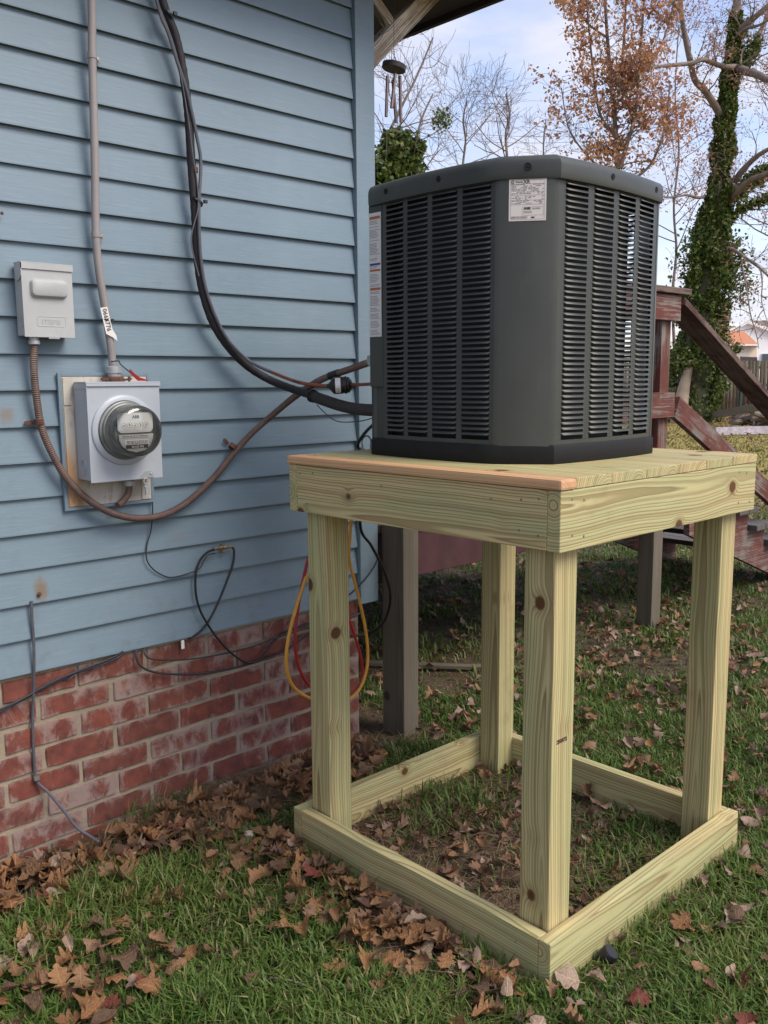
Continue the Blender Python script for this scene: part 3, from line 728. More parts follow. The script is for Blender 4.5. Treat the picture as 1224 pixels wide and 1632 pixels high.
for i in range(4):
    t_lo = tcol(0, .767) if i == 0 else .015
    edges = [t_lo]
    for (a, b) in cols[i]: edges += [tcol(i, a), tcol(i, b)]
    edges.append(.985)
    ZA, ZC = 1.303, 1.950
    mb = MB()
    def strip(t0, t1, z0, z1, nsub):
        for q in range(nsub):
            ta, tb = t0+(t1-t0)*q/nsub, t0+(t1-t0)*(q+1)/nsub
            A, B = side_pt(i, ta), side_pt(i, tb); A2, B2 = side_pt(i, ta, -.0016), side_pt(i, tb, -.0016)
            P = [(A[0], A[1]), (B[0], B[1]), (B2[0], B2[1]), (A2[0], A2[1])]
            b0 = [(p[0]-ACL.x, p[1]-ACL.y, z0-ACL.z) for p in P]; t0_ = [(p[0]-ACL.x, p[1]-ACL.y, z1-ACL.z) for p in P]
            fs = [(0, 1, 5, 4), (2, 3, 7, 6), (0, 3, 2, 1), (4, 5, 6, 7)]
            if q == 0: fs.append((3, 0, 4, 7))
            if q == nsub-1: fs.append((1, 2, 6, 5))
            mb.poly(b0+t0_, fs)
    strip(t_lo, .985, ZP-.004, ZA-.004, 12); strip(t_lo, .985, ZC+.001, ZR+.004, 12)
    for j in range(0, len(edges)-1, 2): strip(edges[j], edges[j+1], ZA-.0035, ZC+.0005, 2)
    panel = mb.build('louvred_panel', ACM, ac)
    jobs = []
    for c_, (a, b) in enumerate(cols[i]):
        ta, tb = tcol(i, a), tcol(i, b); tm = (ta+tb)/2
        A, B = side_pt(i, ta), side_pt(i, tb); w = math.hypot(B[0]-A[0], B[1]-A[1])+.0015
        me = slat_mesh(w)
        ang = math.atan2(B[1]-A[1], B[0]-A[0])
        for r in range(46):
            z = ZC-.0015-PITCH_L*r
            jobs.append((me, ((A[0]+B[0])/2-ACL.x, (A[1]+B[1])/2-ACL.y, z-ACL.z), ang, c_))
    if i in (0, 1):
        # individual louvres for the six columns nearest the camera corner and most of the rest, up to the limit
        for (me, loc, ang, c_) in jobs:
            single = (c_ > 0) if i == 0 else (c_ < 3)
            if single: put('louvre', me, panel, loc, (0, 0, ang))
    rest = MB()
    for (me, loc, ang, c_) in jobs:
        single = ((c_ > 0) if i == 0 else (c_ < 3)) if i in (0, 1) else False
        if not single:
            ca, sa = math.cos(ang), math.sin(ang)
            rest.poly([(loc[0]+v.co.x*ca-v.co.y*sa, loc[1]+v.co.x*sa+v.co.y*ca, loc[2]+v.co.z) for v in me.vertices], [tuple(p.vertices) for p in me.polygons])
    o = rest.build('louvre_rows', ACM, panel, smooth=True); o['kind'] = 'stuff'
# coil wrapped round the inside, with the opening at the far right corner
def rrect(x0, x1, y0, y1, r, n=8):
    P = []
    for (cx, cy, a0) in ((x1-r, y0+r, -90), (x1-r, y1-r, 0), (x0+r, y1-r, 90), (x0+r, y0+r, 180)):
        for k in range(n+1):
            a = math.radians(a0+90*k/n); P.append((cx+r*math.cos(a), cy+r*math.sin(a)))
    return P
def coil_out(x0, x1, y0, y1, r, rb):
    P = []
    for (cx, cy, a0, rr) in ((x1-rb, y0+rb, -90, rb), (x1-r, y1-r, 0, r), (x0+r, y1-r, 90, r), (x0+r, y0+r, 180, r)):
        for k in range(9):
            a = math.radians(a0+90*k/8); P.append((cx+rr*math.cos(a), cy+rr*math.sin(a)))
    return P
mb = MB(); P = coil_out(.232, .800, .272, .875, .05, .17); zz0, zz1 = ZP, ZR+.02
n = len(P)
inner = coil_out(.255, .777, .295, .852, .035, .15)
mb.poly([(p[0]-ACL.x, p[1]-ACL.y, zz0-ACL.z) for p in P]+[(p[0]-ACL.x, p[1]-ACL.y, zz1-ACL.z) for p in P]
        + [(p[0]-ACL.x, p[1]-ACL.y, zz0-ACL.z) for p in inner]+[(p[0]-ACL.x, p[1]-ACL.y, zz1-ACL.z) for p in inner],
        [(k, (k+1) % n, n+(k+1) % n, n+k) for k in range(n)]+[(2*n+k, 2*n+(k+1) % n, 3*n+(k+1) % n, 3*n+k) for k in range(n)]+[(n+k, n+(k+1) % n, 3*n+(k+1) % n, 3*n+k) for k in range(n)])
mb.build('coil', COILM, ac, smooth=True)
# service panel with warning sticker
mb = MB(); mb.box(-.006, .05, 0, .056, 0, .515)
sp = mb.build('service_panel', ACM, ac, bevel=.002, loc=(cx0-.001-ACL.x, .769-ACL.y, 1.438-ACL.z))
mb = MB(); mb.box(0, .04, 0, .05, 0, .158); mb.build('rear_panel', ACM, ac, loc=(cx0+.004-ACL.x, .772-ACL.y, ZP-ACL.z))
st = MB(); st.box(-.0068, -.0062, .004, .054, 0, .35); stick = st.build('warning_sticker', LABELW, sp, loc=(0, 0, .145))
mbk, mbr, mbb = MB(), MB(), MB()
zz = .345
def bar(m, y0, y1, z0, z1): m.box(-.0072, -.0069, y0, y1, .145+z0, .145+z1)
for (z0, z1, m) in ((.332, .340, mbr), (.203, .209, mbb), (.186, .192, mbr), (.133, .140, mbr)): bar(m, .007, .051, z0, z1)
for (za, zb) in ((.215, .328), (.196, .201), (.145, .183), (.006, .129)):
    z = zb
    while z > za:
        if random.random() > .1: bar(mbk, .051-random.uniform(.026, .042), .051, z-.0016, z)
        z -= .0042
mbr.build('print_bar', INKRED, sp)['kind'] = 'stuff'; mbb.build('print_bar', INKBLUE, sp); mbk.build('small_print', INKL, sp)
# name plate label on the chamfer
A = Vector((*side_pt(0, 1.0), 0)); B = Vector((*side_pt(1, 0.0), 0)); d = (B-A); wd = d.length; dn = d.normalized(); nn = Vector((dn.y, -dn.x, 0))
if nn.dot(Vector((-1, -1, 0))) < 0: nn = -nn
LO = A+dn*(wd*.19)+nn*.0052+Vector((0, 0, 1.852)); LW, LH = wd*.635, .103
def lab(m, x0, x1, y0, y1, up=.0002, th=.0002):
    c = [LO+dn*x0+Z3*y0, LO+dn*x1+Z3*y0, LO+dn*x1+Z3*y1, LO+dn*x0+Z3*y1]
    c = [p+nn*up-ACL for p in c]; m.prism([tuple(p) for p in c], tuple(nn*th))
Z3 = Vector((0, 0, 1))
m0 = MB(); lab(m0, 0, LW, 0, LH, -.0022, .0022); m0.build('rating_label', LABELM, ac)
m1, m2 = MB(), MB()
for (x0, x1, y0, y1) in ((.004, LW-.004, .0895, .0900), (.004, LW-.004, .0620, .0625), (.004, LW-.004, .0500, .0505), (.004, LW-.004, .0395, .0400),
                         (.004, .0045, .004, .0985), (LW-.0045, LW-.004, .004, .0985), (.004, LW-.004, .0035, .0040), (.004, LW-.004, .0985, .0990)):
    lab(m2, x0, x1, y0, y1)
for y in np.arange(.0655, .0885, .0036):
    x = .006
    while x < LW-.010:
        w = random.uniform(.003, .014)
        if random.random() < .68: lab(m2, x, min(x+w, LW-.006), y, y+.0018)
        x += w+random.uniform(.001, .004)
for y in list(np.arange(.0420, .0495, .003))+list(np.arange(.0520, .0605, .003)):
    x = .006
    while x < LW-.010:
        w = random.uniform(.002, .010)
        if random.random() < .55: lab(m2, x, min(x+w, LW-.006), y, y+.0015)
        x += w+random.uniform(.001, .005)
x = .006
while x < LW*.5:
    w = random.uniform(.0005, .0018); lab(m2, x, x+w, .006, .0115); x += w+random.uniform(.0005, .0014)
for (x0, x1, y0, y1) in ((LW*.36, LW*.93, .0335, .0339), (LW*.36, LW*.93, .0135, .0139), (LW*.36, LW*.363, .0135, .0339), (LW*.93, LW*.933, .0135, .0339)): lab(m2, x0, x1, y0, y1)
for y in (.0225, .0190): lab(m2, LW*.39, LW*.62, y, y+.0014)
m2.build('small_print', INKL, ac)
def lettering(s_, size, x, y, mat=INK, bold=.0004, sx=1.0):
    o = LO+dn*x+Z3*y+nn*.0003
    t = text_on('lettering', s_, size, mat, ac, o, dn, Z3, depth=.0001, bold=bold, sx=sx)
lettering('XR', .0125, LW*.38, .0905, bold=.0004); lettering('TRANE', .0048, LW*.17, .0925, bold=.0002, sx=1.2)
lettering('AHRI', .0075, LW*.40, .0275, bold=.0006); lettering('CERTIFIED', .0046, LW*.62, .0280, INKL, bold=.0001)
lettering('MEX', .0045, LW*.60, .0065, bold=.0004)
lo = MB(); c0 = LO+dn*.009+Z3*.0945-ACL+nn*.0003
lo.tube([tuple(c0+(dn*math.cos(a)+Z3*math.sin(a))*.0030) for a in np.linspace(0, 2*math.pi, 17)], .0009, 5, False); lo.build('logo', INK, ac)
# cover screws in dimples
for (i, t) in ((0, .18), (0, .62), (1, .42), (1, .9)):
    p = side_pt(i, t, .0125); n_ = Vector((*norms[i], 0))
    mb = MB(); mb.lathe([(0, .0012), (.0034, .0012), (.0040, -.0005)], (p[0]-ACL.x, p[1]-ACL.y, ZR+.024-ACL.z), n_, 12)
    mb.lathe([(.0045, .0003), (.0078, .0012), (.0085, .0)], (p[0]-ACL.x, p[1]-ACL.y, ZR+.024-ACL.z), n_, 16); mb.build('screw', STEELW if False else AC_BLACK, ac, smooth=True)
pm = A+d*.5+nn*.0165
mb = MB(); mb.lathe([(0, .0012), (.0036, .0012), (.0042, -.001)], (pm.x-ACL.x, pm.y-ACL.y, ZR+.024-ACL.z), nn, 12)
mb.lathe([(.0048, .0003), (.0088, .0012), (.0095, -.001)], (pm.x-ACL.x, pm.y-ACL.y, ZR+.024-ACL.z), nn, 16); mb.build('screw', AC_BLACK, ac, smooth=True)

# ================================================================== WALL SERVICES
def W(x, y, off=0.03):          # surveyed point in front of the wall
    return Vector(on(1, WALL_Y-off, x, y))
def cable(name, pts, r, mat, label, cat='cable', group=None, n=8, parent=None, per=8, closed_caps=True):
    P = smooth_path(pts, per); c = P[0].copy()
    mb = MB(); mb.tube([p-(c if parent is None else Vector((0, 0, 0))) for p in P], r, n)
    o = mb.build(name, mat, parent, smooth=True, loc=c if parent is None else None)
    if parent is None: tag(o, label, cat, group)
    return o
# vertical service conduit
cd = thing('conduit_pipe', 'grey-brown vertical electrical conduit on the wall above the meter', 'pipe', loc=(-.33, 1.43, 1.50))
CL = Vector(cd.location)
pts = [Vector((-.322, 1.43, 3.0)), W(146, -5), W(147, 90), W(151, 250), W(153, 375), W(159, 440), W(169, 500), W(176, 548), W(179, 575), Vector((-.327, 1.42, 1.47))]
P = smooth_path([p-CL for p in pts], 8); mb = MB(); mb.tube(P, .0118, 16); mb.build('pipe', CONDUIT, cd, smooth=True)
for (x, y) in ((147, 89), (153, 374)):
    p = W(x, y)-CL
    mb = MB(); mb.tube([p+Vector((0, 0, -.008)), p+Vector((0, 0, .008))], .0137, 18); mb.box(p.x+.010, p.x+.034, p.y+.018, p.y+.0215, p.z-.008, p.z+.008)
    s_ = mb.build('strap', CONDUIT, cd, smooth=True)
    mb = MB(); mb.lathe([(0, .0035), (.0045, .003), (.0055, 0)], (p.x+.025, p.y+.0175, p.z), (0, -1, 0), 12); mb.build('screw', STEELW, s_, smooth=True)
# connector on top of the meter box
mb = MB(); c = Vector((-.3265, 1.415, 1.457))-CL
mb.lathe([(.0, .0), (.024, 0), (.024, .014), (.0195, .015), (.0195, .026), (.0235, .027), (.0235, .045), (.014, .048)], c, (0, 0, 1), 10); mb.build('hub_fitting', SILVER, cd, smooth=True)
mb = MB(); mb.lathe([(.0, .0), (.031, 0), (.031, .010), (.026, .016), (.0, .016)], c+Vector((0, 0, .0005)), (0, 0, 1), 8)
for a in (-1, 1):
    mb.tube([c+Vector((a*.026, -.01, .006)), c+Vector((a*.05, -.012, .010))], .0035, 6); mb.tube([c+Vector((a*.042, -.012, -.0)), c+Vector((a*.042, -.012, .016))], .004, 6)
mb.build('locknut', RUSTY, cd)
# white number tag wrapped on the conduit
tagt = thing('number_tag', 'white tag with black numbers wrapped around the conduit above the meter', 'tag', loc=W(171, 515, .045))
TL = Vector(tagt.location); tu = (W(165, 488)-W(177, 540)).normalized(); tx = tu.cross(Vector((0, 1, 0))); tx = -tx if tx.x < 0 else tx
mb = MB()
pl = [(-.0115, .047), (.0115, .047), (.012, -.02), (.0195, -.040), (.0195, -.057), (.006, -.043), (-.0115, -.030)]
q = [tx*a+tu*b+Vector((0, -.0005, 0)) for a, b in pl]; mb.prism([tuple(v) for v in q], (0, .0009, 0)); mb.build('tag_sheet', WHITE, tagt)
t_o = TL+tu*.043+tx*-.0062+Vector((0, -.0012, 0))
text_on('lettering', '0664776', .0200, INK, tagt, t_o, -tu, tx, depth=.0001, bold=.0003, sx=.96)
mb = MB(); mb.tube([tx*(.0145*math.cos(a))+Vector((0, .0145-.001+.0155*math.sin(a), 0))+tu*.012 for a in np.linspace(0, 2*math.pi, 19)], .0018, 6, False); mb.box(.012, .019, -.006, .001, .005, .013)
mb.build('zip_tie', BLACK, tagt)
# red seal tag with black tie
rt = thing('red_seal_tag', 'red plastic seal tag standing on top of the meter box', 'tag', loc=(-.252, 1.40, 1.46))
mb = MB(); pr = [(-.033, .034), (-.018, .020), (.002, .007), (.031, -.001), (.030, -.003), (-.006, -.003), (-.024, .012), (-.034, .022)]
mb.prism([(a, -.002+.1*a, b+.003) for a, b in pr], (0, .0015, 0)); mb.build('tag_blade', REDTAG, rt)
mb = MB(); mb.tube(smooth_path([(-.082, .018, .058), (-.066, .0, .060), (-.055, .01, .050), (-.030, .01, .030), (-.018, .005, .016)], 5), .0017, 6); mb.build('tie', BLACK, rt)

# meter: backing board, socket box, glass meter
MX0, MX1, MZ0, MZ1, MY = -.444, -.207, 1.160, 1.457, 1.362
mt = thing('electric_meter', 'grey meter box with round glass electric meter on the blue wall', 'electric meter', loc=(-.33, 1.45, 1.16))
ML = Vector(mt.location)
def mbox(m, x0, x1, y0, y1, z0, z1): m.box(x0-ML.x, x1-ML.x, y0-ML.y, y1-ML.y, z0-ML.z, z1-ML.z)
mb = MB(); mbox(mb, -.490, -.190, 1.449, 1.459, 1.072, 1.082); mbox(mb, -.490, -.479, 1.449, 1.459, 1.082, 1.485); mbox(mb, -.200, -.190, 1.449, 1.459, 1.082, 1.485); mbox(mb, -.479, -.200, 1.449, 1.459, 1.475, 1.485)
mb.build('board_trim', SIDING, mt, bevel=.001)
kk = NB('rust_stained_board'); c_ = kk.co(); X_ = kk.xyz(c_)
nn_ = kk.noise(kk.v_('MULTIPLY', c_, (9., 9., 2.2)), 1.0, 5, .6)
f_ = kk.m_('ADD', kk.m_('MULTIPLY', kk.m_('SUBTRACT', -0.115, X_[0]), 14.0), kk.m_('MULTIPLY', kk.m_('SUBTRACT', 0.08, X_[2]), 3.0))
ms_ = kk.m_('MULTIPLY', kk.step(kk.m_('ADD', nn_, f_), .30, .95), kk.step(X_[2], .16, .05))
col_ = kk.mix(kk.m_('MULTIPLY', ms_, .8), kk.ramp(nn_, (.3, (.42, .39, .33)), (.7, (.60, .56, .48))), (.46, .23, .08))
grm = kk.step(kk.noise(kk.v_('MULTIPLY', c_, (30., 30., 12.)), 1.0, 6, .7), .52, .75)
kk.color(kk.mix(kk.m_('MULTIPLY', grm, .6), col_, (.12, .095, .06))).rough(.7)
mb = MB(); mbox(mb, -.478, -.201, 1.451, 1.458, 1.083, 1.474); mb.build('backing_board', kk.m, mt)
mb = MB(); mbox(mb, -.476, -.448, 1.4475, 1.4505, 1.085, 1.384); mb.build('board_flange', kk.m, mt); mb = MB(); mbox(mb, -.476, -.452, 1.4475, 1.4505, 1.390, 1.470); mb.build('board_flange', kk.m, mt); mb = MB(); mbox(mb, -.235, -.203, 1.446, 1.4505, 1.085, 1.17); mb.build('board_flange', kk.m, mt)
# socket box (open front hole hidden by the meter)
mb = MB(); mbox(mb, MX0, MX1-.003, MY+.003, 1.450, MZ0+.006, MZ1-.002); body = mb.build('socket_box', PAINTED, mt, bevel=.002)
mb = MB(); mbox(mb, MX0-.003, MX1+.002, MY-.003, 1.438, MZ1-.003, MZ1+.001); mbox(mb, MX0-.003, MX0-.0005, MY-.003, 1.438, MZ1-.019, MZ1-.0035); mbox(mb, MX0-.003, MX1+.002, MY-.006, MY-.0035, MZ1-.012, MZ1-.0035); mb.build('box_lip', PAINTED, mt)
mb = MB(); mbox(mb, MX0-.001, MX1, MY-.001, MY+.0025, MZ0, MZ1-.0125); mb.build('front_cover', PAINTED, mt, bevel=.001)
for r_ in (.020, .013, .0065):
    mb = MB(); mb.tube([(MX0-.0005-ML.x, 1.405-ML.y+r_*math.cos(a), 1.205-ML.z+r_*1.15*math.sin(a)) for a in np.linspace(0, 2*math.pi, 25)], .0011, 5, False); mb.build('knockout_ring', PAINTED, body)
mb = MB(); mb.lathe([(0, 0), (.018, 0), (.018, .016), (.013, .018), (.013, .03), (0, .03)], (-.293-ML.x, 1.418-ML.y, MZ0-.024-ML.z), (0, 0, 1), 14); mb.build('bottom_connector', SILVER, mt, smooth=True)
mb = MB(); mb.tube(smooth_path([Vector((-.293, 1.418, 1.138))-ML, Vector((-.297, 1.42, 1.11))-ML, Vector((-.318, 1.425, 1.085))-ML, Vector((-.335, 1.42, 1.078))-ML], 6), .010, 10); mb.build('bottom_elbow', FLEX, mt, smooth=True)
hasp = MB(); c_ = Vector((-.262, MY-.004, 1.172))-ML
hasp.prism([(c_.x-.030, c_.y, c_.z-.012), (c_.x+.022, c_.y, c_.z-.008), (c_.x+.022, c_.y, c_.z+.006), (c_.x+.012, c_.y, c_.z+.013), (c_.x-.006, c_.y, c_.z+.012)], (0, .003, 0))
hasp.lathe([(0, .003), (.004, .002), (.005, 0)], (c_.x+.013, c_.y, c_.z+.003), (0, -1, 0), 10); hasp.build('latch', SILVER, mt)
sl = MB(); sl.tube([(c_.x-.006+.007*math.cos(a), c_.y, c_.z-.020+.009*math.sin(a)) for a in np.linspace(0, 2*math.pi, 17)], .0022, 6, False)
sl.box(c_.x-.009, c_.x+.006, c_.y-.003, c_.y+.002, c_.z-.062, c_.z-.036); sl.box(c_.x-.011, c_.x-.005, c_.y, c_.y+.002, c_.z-.040, c_.z-.028); sl.build('seal', SILVER, mt)
# the meter itself: axis along -y, centre
CX, CZ = -.331, 1.313
mb = MB(); mb.lathe([(.106, .0), (.1045, .006), (.098, .010), (.090, .011), (.087, .008)], (CX-ML.x, MY-.001-ML.y, CZ-ML.z), (0, -1, 0), 64); mb.build('embossed_ring', PAINTED, mt, smooth=True)
mb = MB(); mb.lathe([(.060, .006), (.087, .008), (.087, .018), (.084, .020), (.081, .020), (.081, .030), (.078, .032), (.072, .032), (.060, .034)], (CX-ML.x, MY-ML.y, CZ-ML.z), (0, -1, 0), 64); mb.build('meter_base', DARKMETAL, mt, smooth=True)
mb = MB(); mb.lathe([(.0, .008), (.074, .008), (.0745, .026), (.0, .026)], (CX-ML.x, MY-ML.y, CZ-ML.z), (0, -1, 0), 48); mb.build('meter_rim', STEELW, mt, smooth=True)
mb = MB(); mb.lathe([(.0, .02), (.066, .02), (.067, .045), (.064, .048), (.062, .062), (.056, .063), (0, .063)], (CX-ML.x, MY-ML.y, CZ-ML.z), (0, -1, 0), 48); mb.build('meter_works', DARKMETAL, mt, smooth=True)
mb = MB(); mb.lathe([(.0785, .022), (.0782, .030), (.0772, .055), (.0758, .086), (.073, .096), (.066, .102), (.052, .105), (.0, .107)], (CX-ML.x, MY-ML.y, CZ-ML.z), (0, -1, 0), 64); mb.build('glass_cover', GLASS, mt, smooth=True)
PY = MY-.074-ML.y; S_ = 1.22
face = MB()
def rp(m, x0, x1, z0, z1, y, r=.006, th=.002):
    P = rrect(x0, x1, z0, z1, r, 4); m.prism([(CX-ML.x+p[0]*S_, y, CZ-ML.z+p[1]*S_) for p in P], (0, th, 0))
rp(face, -.048, .046, -.004, .044, PY, .012); up_ = face.build('dial_plate', PLATE, mt)
P = [(-.045, -.008), (.047, -.008), (.046, -.020), (.038, -.036), (.022, -.048), (0, -.052), (-.022, -.047), (-.037, -.036), (-.044, -.022)]
mb = MB(); mb.prism([(CX-ML.x+a*S_, PY+.002, CZ-ML.z+b*S_) for a, b in P], (0, .002, 0)); mb.build('lower_plate', PLATE, mt)
mb = MB(); rp(mb, -.030, .034, -.033, -.021, PY+.0006, .001, .0012); mb.build('barcode_strip', WHITE, mt)
mb = MB(); rp(mb, -.028, .031, -.0425, -.0335, PY+.0006, .001, .0012); mb.build('serial_strip', INK, mt)
text_on('lettering', '98 630 995', .0088, WHITE, mt, (CX-.0165, PY+ML.y+.0002, CZ-.0498), (1, 0, 0), Z, depth=.0001, bold=.0002)
text_on('lettering', 'ABB', .0125, INK, mt, (CX-.0105, PY+ML.y-.0004, CZ+.0375), (1, 0, 0), Z, depth=.0001, bold=.0005)
mb = MB(); mk = MB()
for i, (dxx, ang) in enumerate(((-.031, 25), (-.0165, 115), (-.002, -110), (.0125, 125), (.027, 55))):
    cx_, cz_ = CX-ML.x+dxx*S_, CZ-ML.z+.0175+(.001 if i % 2 else -.001)
    mb.tube([(cx_+.0078*math.cos(a), PY-.0004, cz_+.0078*math.sin(a)) for a in np.linspace(0, 2*math.pi, 17)], .0005, 4, False)
    a = math.radians(ang); mk.tube([(cx_-.003*math.cos(a), PY-.001, cz_-.003*math.sin(a)), (cx_+.0055*math.cos(a), PY-.001, cz_+.0055*math.sin(a))], [.0013, .0005], 5)
    mk.lathe([(0, .001), (.0016, .001), (.0016, 0)], (cx_, PY, cz_), (0, -1, 0), 8)
mb.build('dial', INKL, mt); mk.build('dial_hand', INK, mt)
mb = MB()
for z_ in (-.012, -.016, -.0245, -.0275, -.0305):
    x = -.036 if z_ > -.02 else -.026
    while x < .030:
        w = random.uniform(.003, .010); mb.box(CX-ML.x+x*S_, CX-ML.x+min(x+w, .032)*S_, PY+(.0016 if z_ > -.02 else .0002), PY+(.0019 if z_ > -.02 else .0005), CZ-ML.z+z_*S_-.0009, CZ-ML.z+z_*S_+.0007); x += w+.002
mb.build('small_print', INK, mt)
# disconnect box
dc = thing('disconnect_box', 'pale grey electrical disconnect box at the left edge of the wall', 'electrical box', loc=(-.52, 1.45, 1.585))
DL = Vector(dc.location)
X0, X1, Z0, Z1, YF = -.596, -.451, 1.585, 1.792, 1.405
mb = MB(); mb.box(X0-DL.x, X1-DL.x, YF-DL.y+.002, .008, .004, Z1-Z0-.004); mb.build('box_body', BOXGREY, dc, bevel=.002)
mb = MB(); mb.prism([(X0-.002-DL.x, YF-.001-DL.y, 0), (X1+.001-DL.x, YF-.001-DL.y, 0), (X1+.001-DL.x, YF-.001-DL.y, Z1-Z0-.013), (X0-.002-DL.x, YF-.001-DL.y, Z1-Z0-.013)], (0, .0026, 0)); mb.build('front_cover', BOXGREY, dc, bevel=.0008)
mb = MB(); mb.box(X0-.004-DL.x, X1+.003-DL.x, YF-.005-DL.y, 0, Z1-Z0-.003, Z1-Z0); mb.box(X0-.004-DL.x, X1+.003-DL.x, YF-.005-DL.y, YF-.003-DL.y, Z1-Z0-.019, Z1-Z0-.0032)
mb.prism([(X0-.004-DL.x, YF-.005-DL.y, Z1-Z0-.0032), (X0-.004-DL.x, -.008, Z1-Z0-.0032), (X0-.004-DL.x, -.008, Z1-Z0-.045), (X0-.004-DL.x, -.016, Z1-Z0-.052), (X0-.004-DL.x, YF+.014-DL.y, Z1-Z0-.050), (X0-.004-DL.x, YF-.005-DL.y, Z1-Z0-.040)], (.002, 0, 0))
mb.build('lid_hood', BOXGREY, dc)
mb = MB(); P = rrect(-.056, .052, -.027, .027, .014, 6)
P0 = [(p[0], YF-.001-DL.y, .136+p[1]) for p in P]; P1 = [(p[0]*.94, YF-.0135-DL.y, .137+p[1]*.80) for p in P]; P2 = [(p[0]*.86, YF-.016-DL.y, .139+p[1]*.60) for p in P]; n = len(P)
mb.poly(P0+P1+P2, [(k, (k+1) % n, n+(k+1) % n, n+k) for k in range(n)]+[(n+k, n+(k+1) % n, 2*n+(k+1) % n, 2*n+k) for k in range(n)]+[list(range(2*n, 3*n))]); mb.build('raised_handle', BOXGREY, dc, smooth=True)
mb = MB(); P = rrect(-.040, .044, -.0135, .0135, .005, 4); mb.tube([(p[0], YF-.0012-DL.y, .0445+p[1]) for p in P+P[:1]], .0009, 5, False); mb.build('embossed_frame', BOXGREY, dc)
text_on('lettering', 'ITEPE', .0185, BOXGREY, dc, (DL.x-.027, YF-.0012, Z0+.038), (1, 0, 0), Z, depth=.0008, bold=.0003, sx=1.25)
mb = MB(); mb.tube([(X0-.0006-DL.x, -.028+.010*math.cos(a), .040+.012*math.sin(a)) for a in np.linspace(0, 2*math.pi, 21)], .0009, 5, False); mb.build('knockout_ring', BOXGREY, dc)
mb = MB(); mb.lathe([(0, .002), (.0135, .002), (.0135, -.008), (.016, -.009), (.016, -.019), (.012, -.021)], (-.5625-DL.x, -.022, 0), (0, 0, 1), 12); mb.build('conduit_connector', SILVER, dc, smooth=True)
mb = MB(); mb.box(-.010, .022, YF-.004-DL.y, YF+.003-DL.y, -.004, .002); mb.build('bottom_latch', SILVER, dc)

# corrugated flexible conduit, from the disconnect to the air conditioner
fx = thing('flexible_conduit', 'brown corrugated flexible conduit looping under the meter up to the air conditioner', 'conduit', loc=(-.56, 1.42, 1.56))
FL = Vector(fx.location)
pts = [Vector((-.5625, 1.428, 1.572)), W(54, 590, .028), W(59, 640, .026), W(66, 680, .024), W(78, 712, .026), W(98, 750, .03), W(120, 778, .035), W(150, 803, .045), W(185, 820, .045), W(222, 826, .035),
       W(262, 820, .028), W(300, 799, .022), W(340, 762, .022), W(371, 724, .024), W(400, 692, .04)]
far = [Vector((.150, .86, 1.437)), Vector((.205, .84, 1.445))]
p_s = pts[-1]
ys = [1.36, 1.25, 1.12, 1.0]; pxs = [(436, 660), (474, 629), (512, 605), (556, 589)]
for y_, (a, b) in zip(ys, pxs): pts.append(Vector(on(1, y_, a, b)))
pts += [Vector(on(1, .86, 596, 575)), Vector(on(1, .84, 604, 573))]
P = resample(smooth_path([p-FL for p in pts], 14), .0030)
rs = [.0098+(.0016 if i % 2 else 0.0) for i in range(len(P))]
mb = MB(); mb.tube(P, rs, 12); mb.build('corrugated_tube', FLEX, fx, smooth=True)
e = P[-1]; mb = MB(); mb.tube([e+Vector((-.03, .012, -.004)), e+Vector((.012, -.004, .002))], .0165, 14); mb.build('end_connector', SILVER, fx, smooth=True)
for (x, y, ddx) in ((62, 672, -1), (371, 712, -.6)):
    p = W(x, y, .024)-FL; mb = MB(); tdir = (W(x+3, y+14, .024)-W(x, y, .024)).normalized() if ddx == -1 else (W(392, 690, .024)-W(350, 740, .024)).normalized()
    mb.tube([p-tdir*.008, p+tdir*.008], .0142, 14)
    a = Vector((-1, 0, -.12)) if ddx == -1 else Vector((-.75, 0, .8)); a.normalize(); sdv = Vector((a.z, 0, -a.x))
    q = [p+a*.012+sdv*.006, p+a*.034+sdv*.006, p+a*.038, p+a*.034-sdv*.006, p+a*.012-sdv*.006]
    mb.prism([(v.x, p.y+.014, v.z) for v in q], (0, .003, 0)); mb.build('strap', RUSTY, fx, smooth=True)
bt = MB(); i0 = int(len(P)*.865); bt.tube([p for p in P[i0:i0+14]], .0128, 12); bt.build('black_tape', BLACK, fx, smooth=True)

# refrigerant line set
ls = thing('refrigerant_lines', 'thick black insulated refrigerant hose curving down the wall to the air conditioner', 'hose', loc=(0, 1.42, 1.6))
LL = Vector(ls.location)
big = [Vector((-.17, 1.425, 2.82)), W(262, 12, .035), W(278, 52, .035), W(291, 110, .035), W(300, 180, .035), W(305, 260, .035), W(311, 340, .035), W(314, 400, .035), W(321, 455, .035), W(336, 506, .035),
       W(358, 545, .037), W(390, 580, .045), W(425, 603, .075)]
big += [Vector(on(1, y_, a, b)) for y_, (a, b) in ((1.30, (458, 617)), (1.20, (485, 626)), (1.13, (503, 633)))]
P = smooth_path([p-LL for p in big], 10); P = resample(P, .012)
rs = [.0135*(1+.07*mnoise.noise(Vector((i*.9, 0, 0)))+.03*math.sin(i*2.2)) for i in range(len(P))]
mb = MB(); mb.tube(P, rs, 14); mb.build('insulated_pipe', FOAM, ls, smooth=True)
thick = [Vector(on(1, y_, a, b)) for y_, (a, b) in ((1.15, (498, 631)), (1.08, (520, 639)), (1.00, (545, 647)), (.92, (570, 652)), (.84, (600, 654)), (.79, (625, 654)))]
mb = MB(); mb.tube(smooth_path([p-LL for p in thick], 8), .0185, 16); mb.build('pipe_foam', FOAM2, ls, smooth=True)
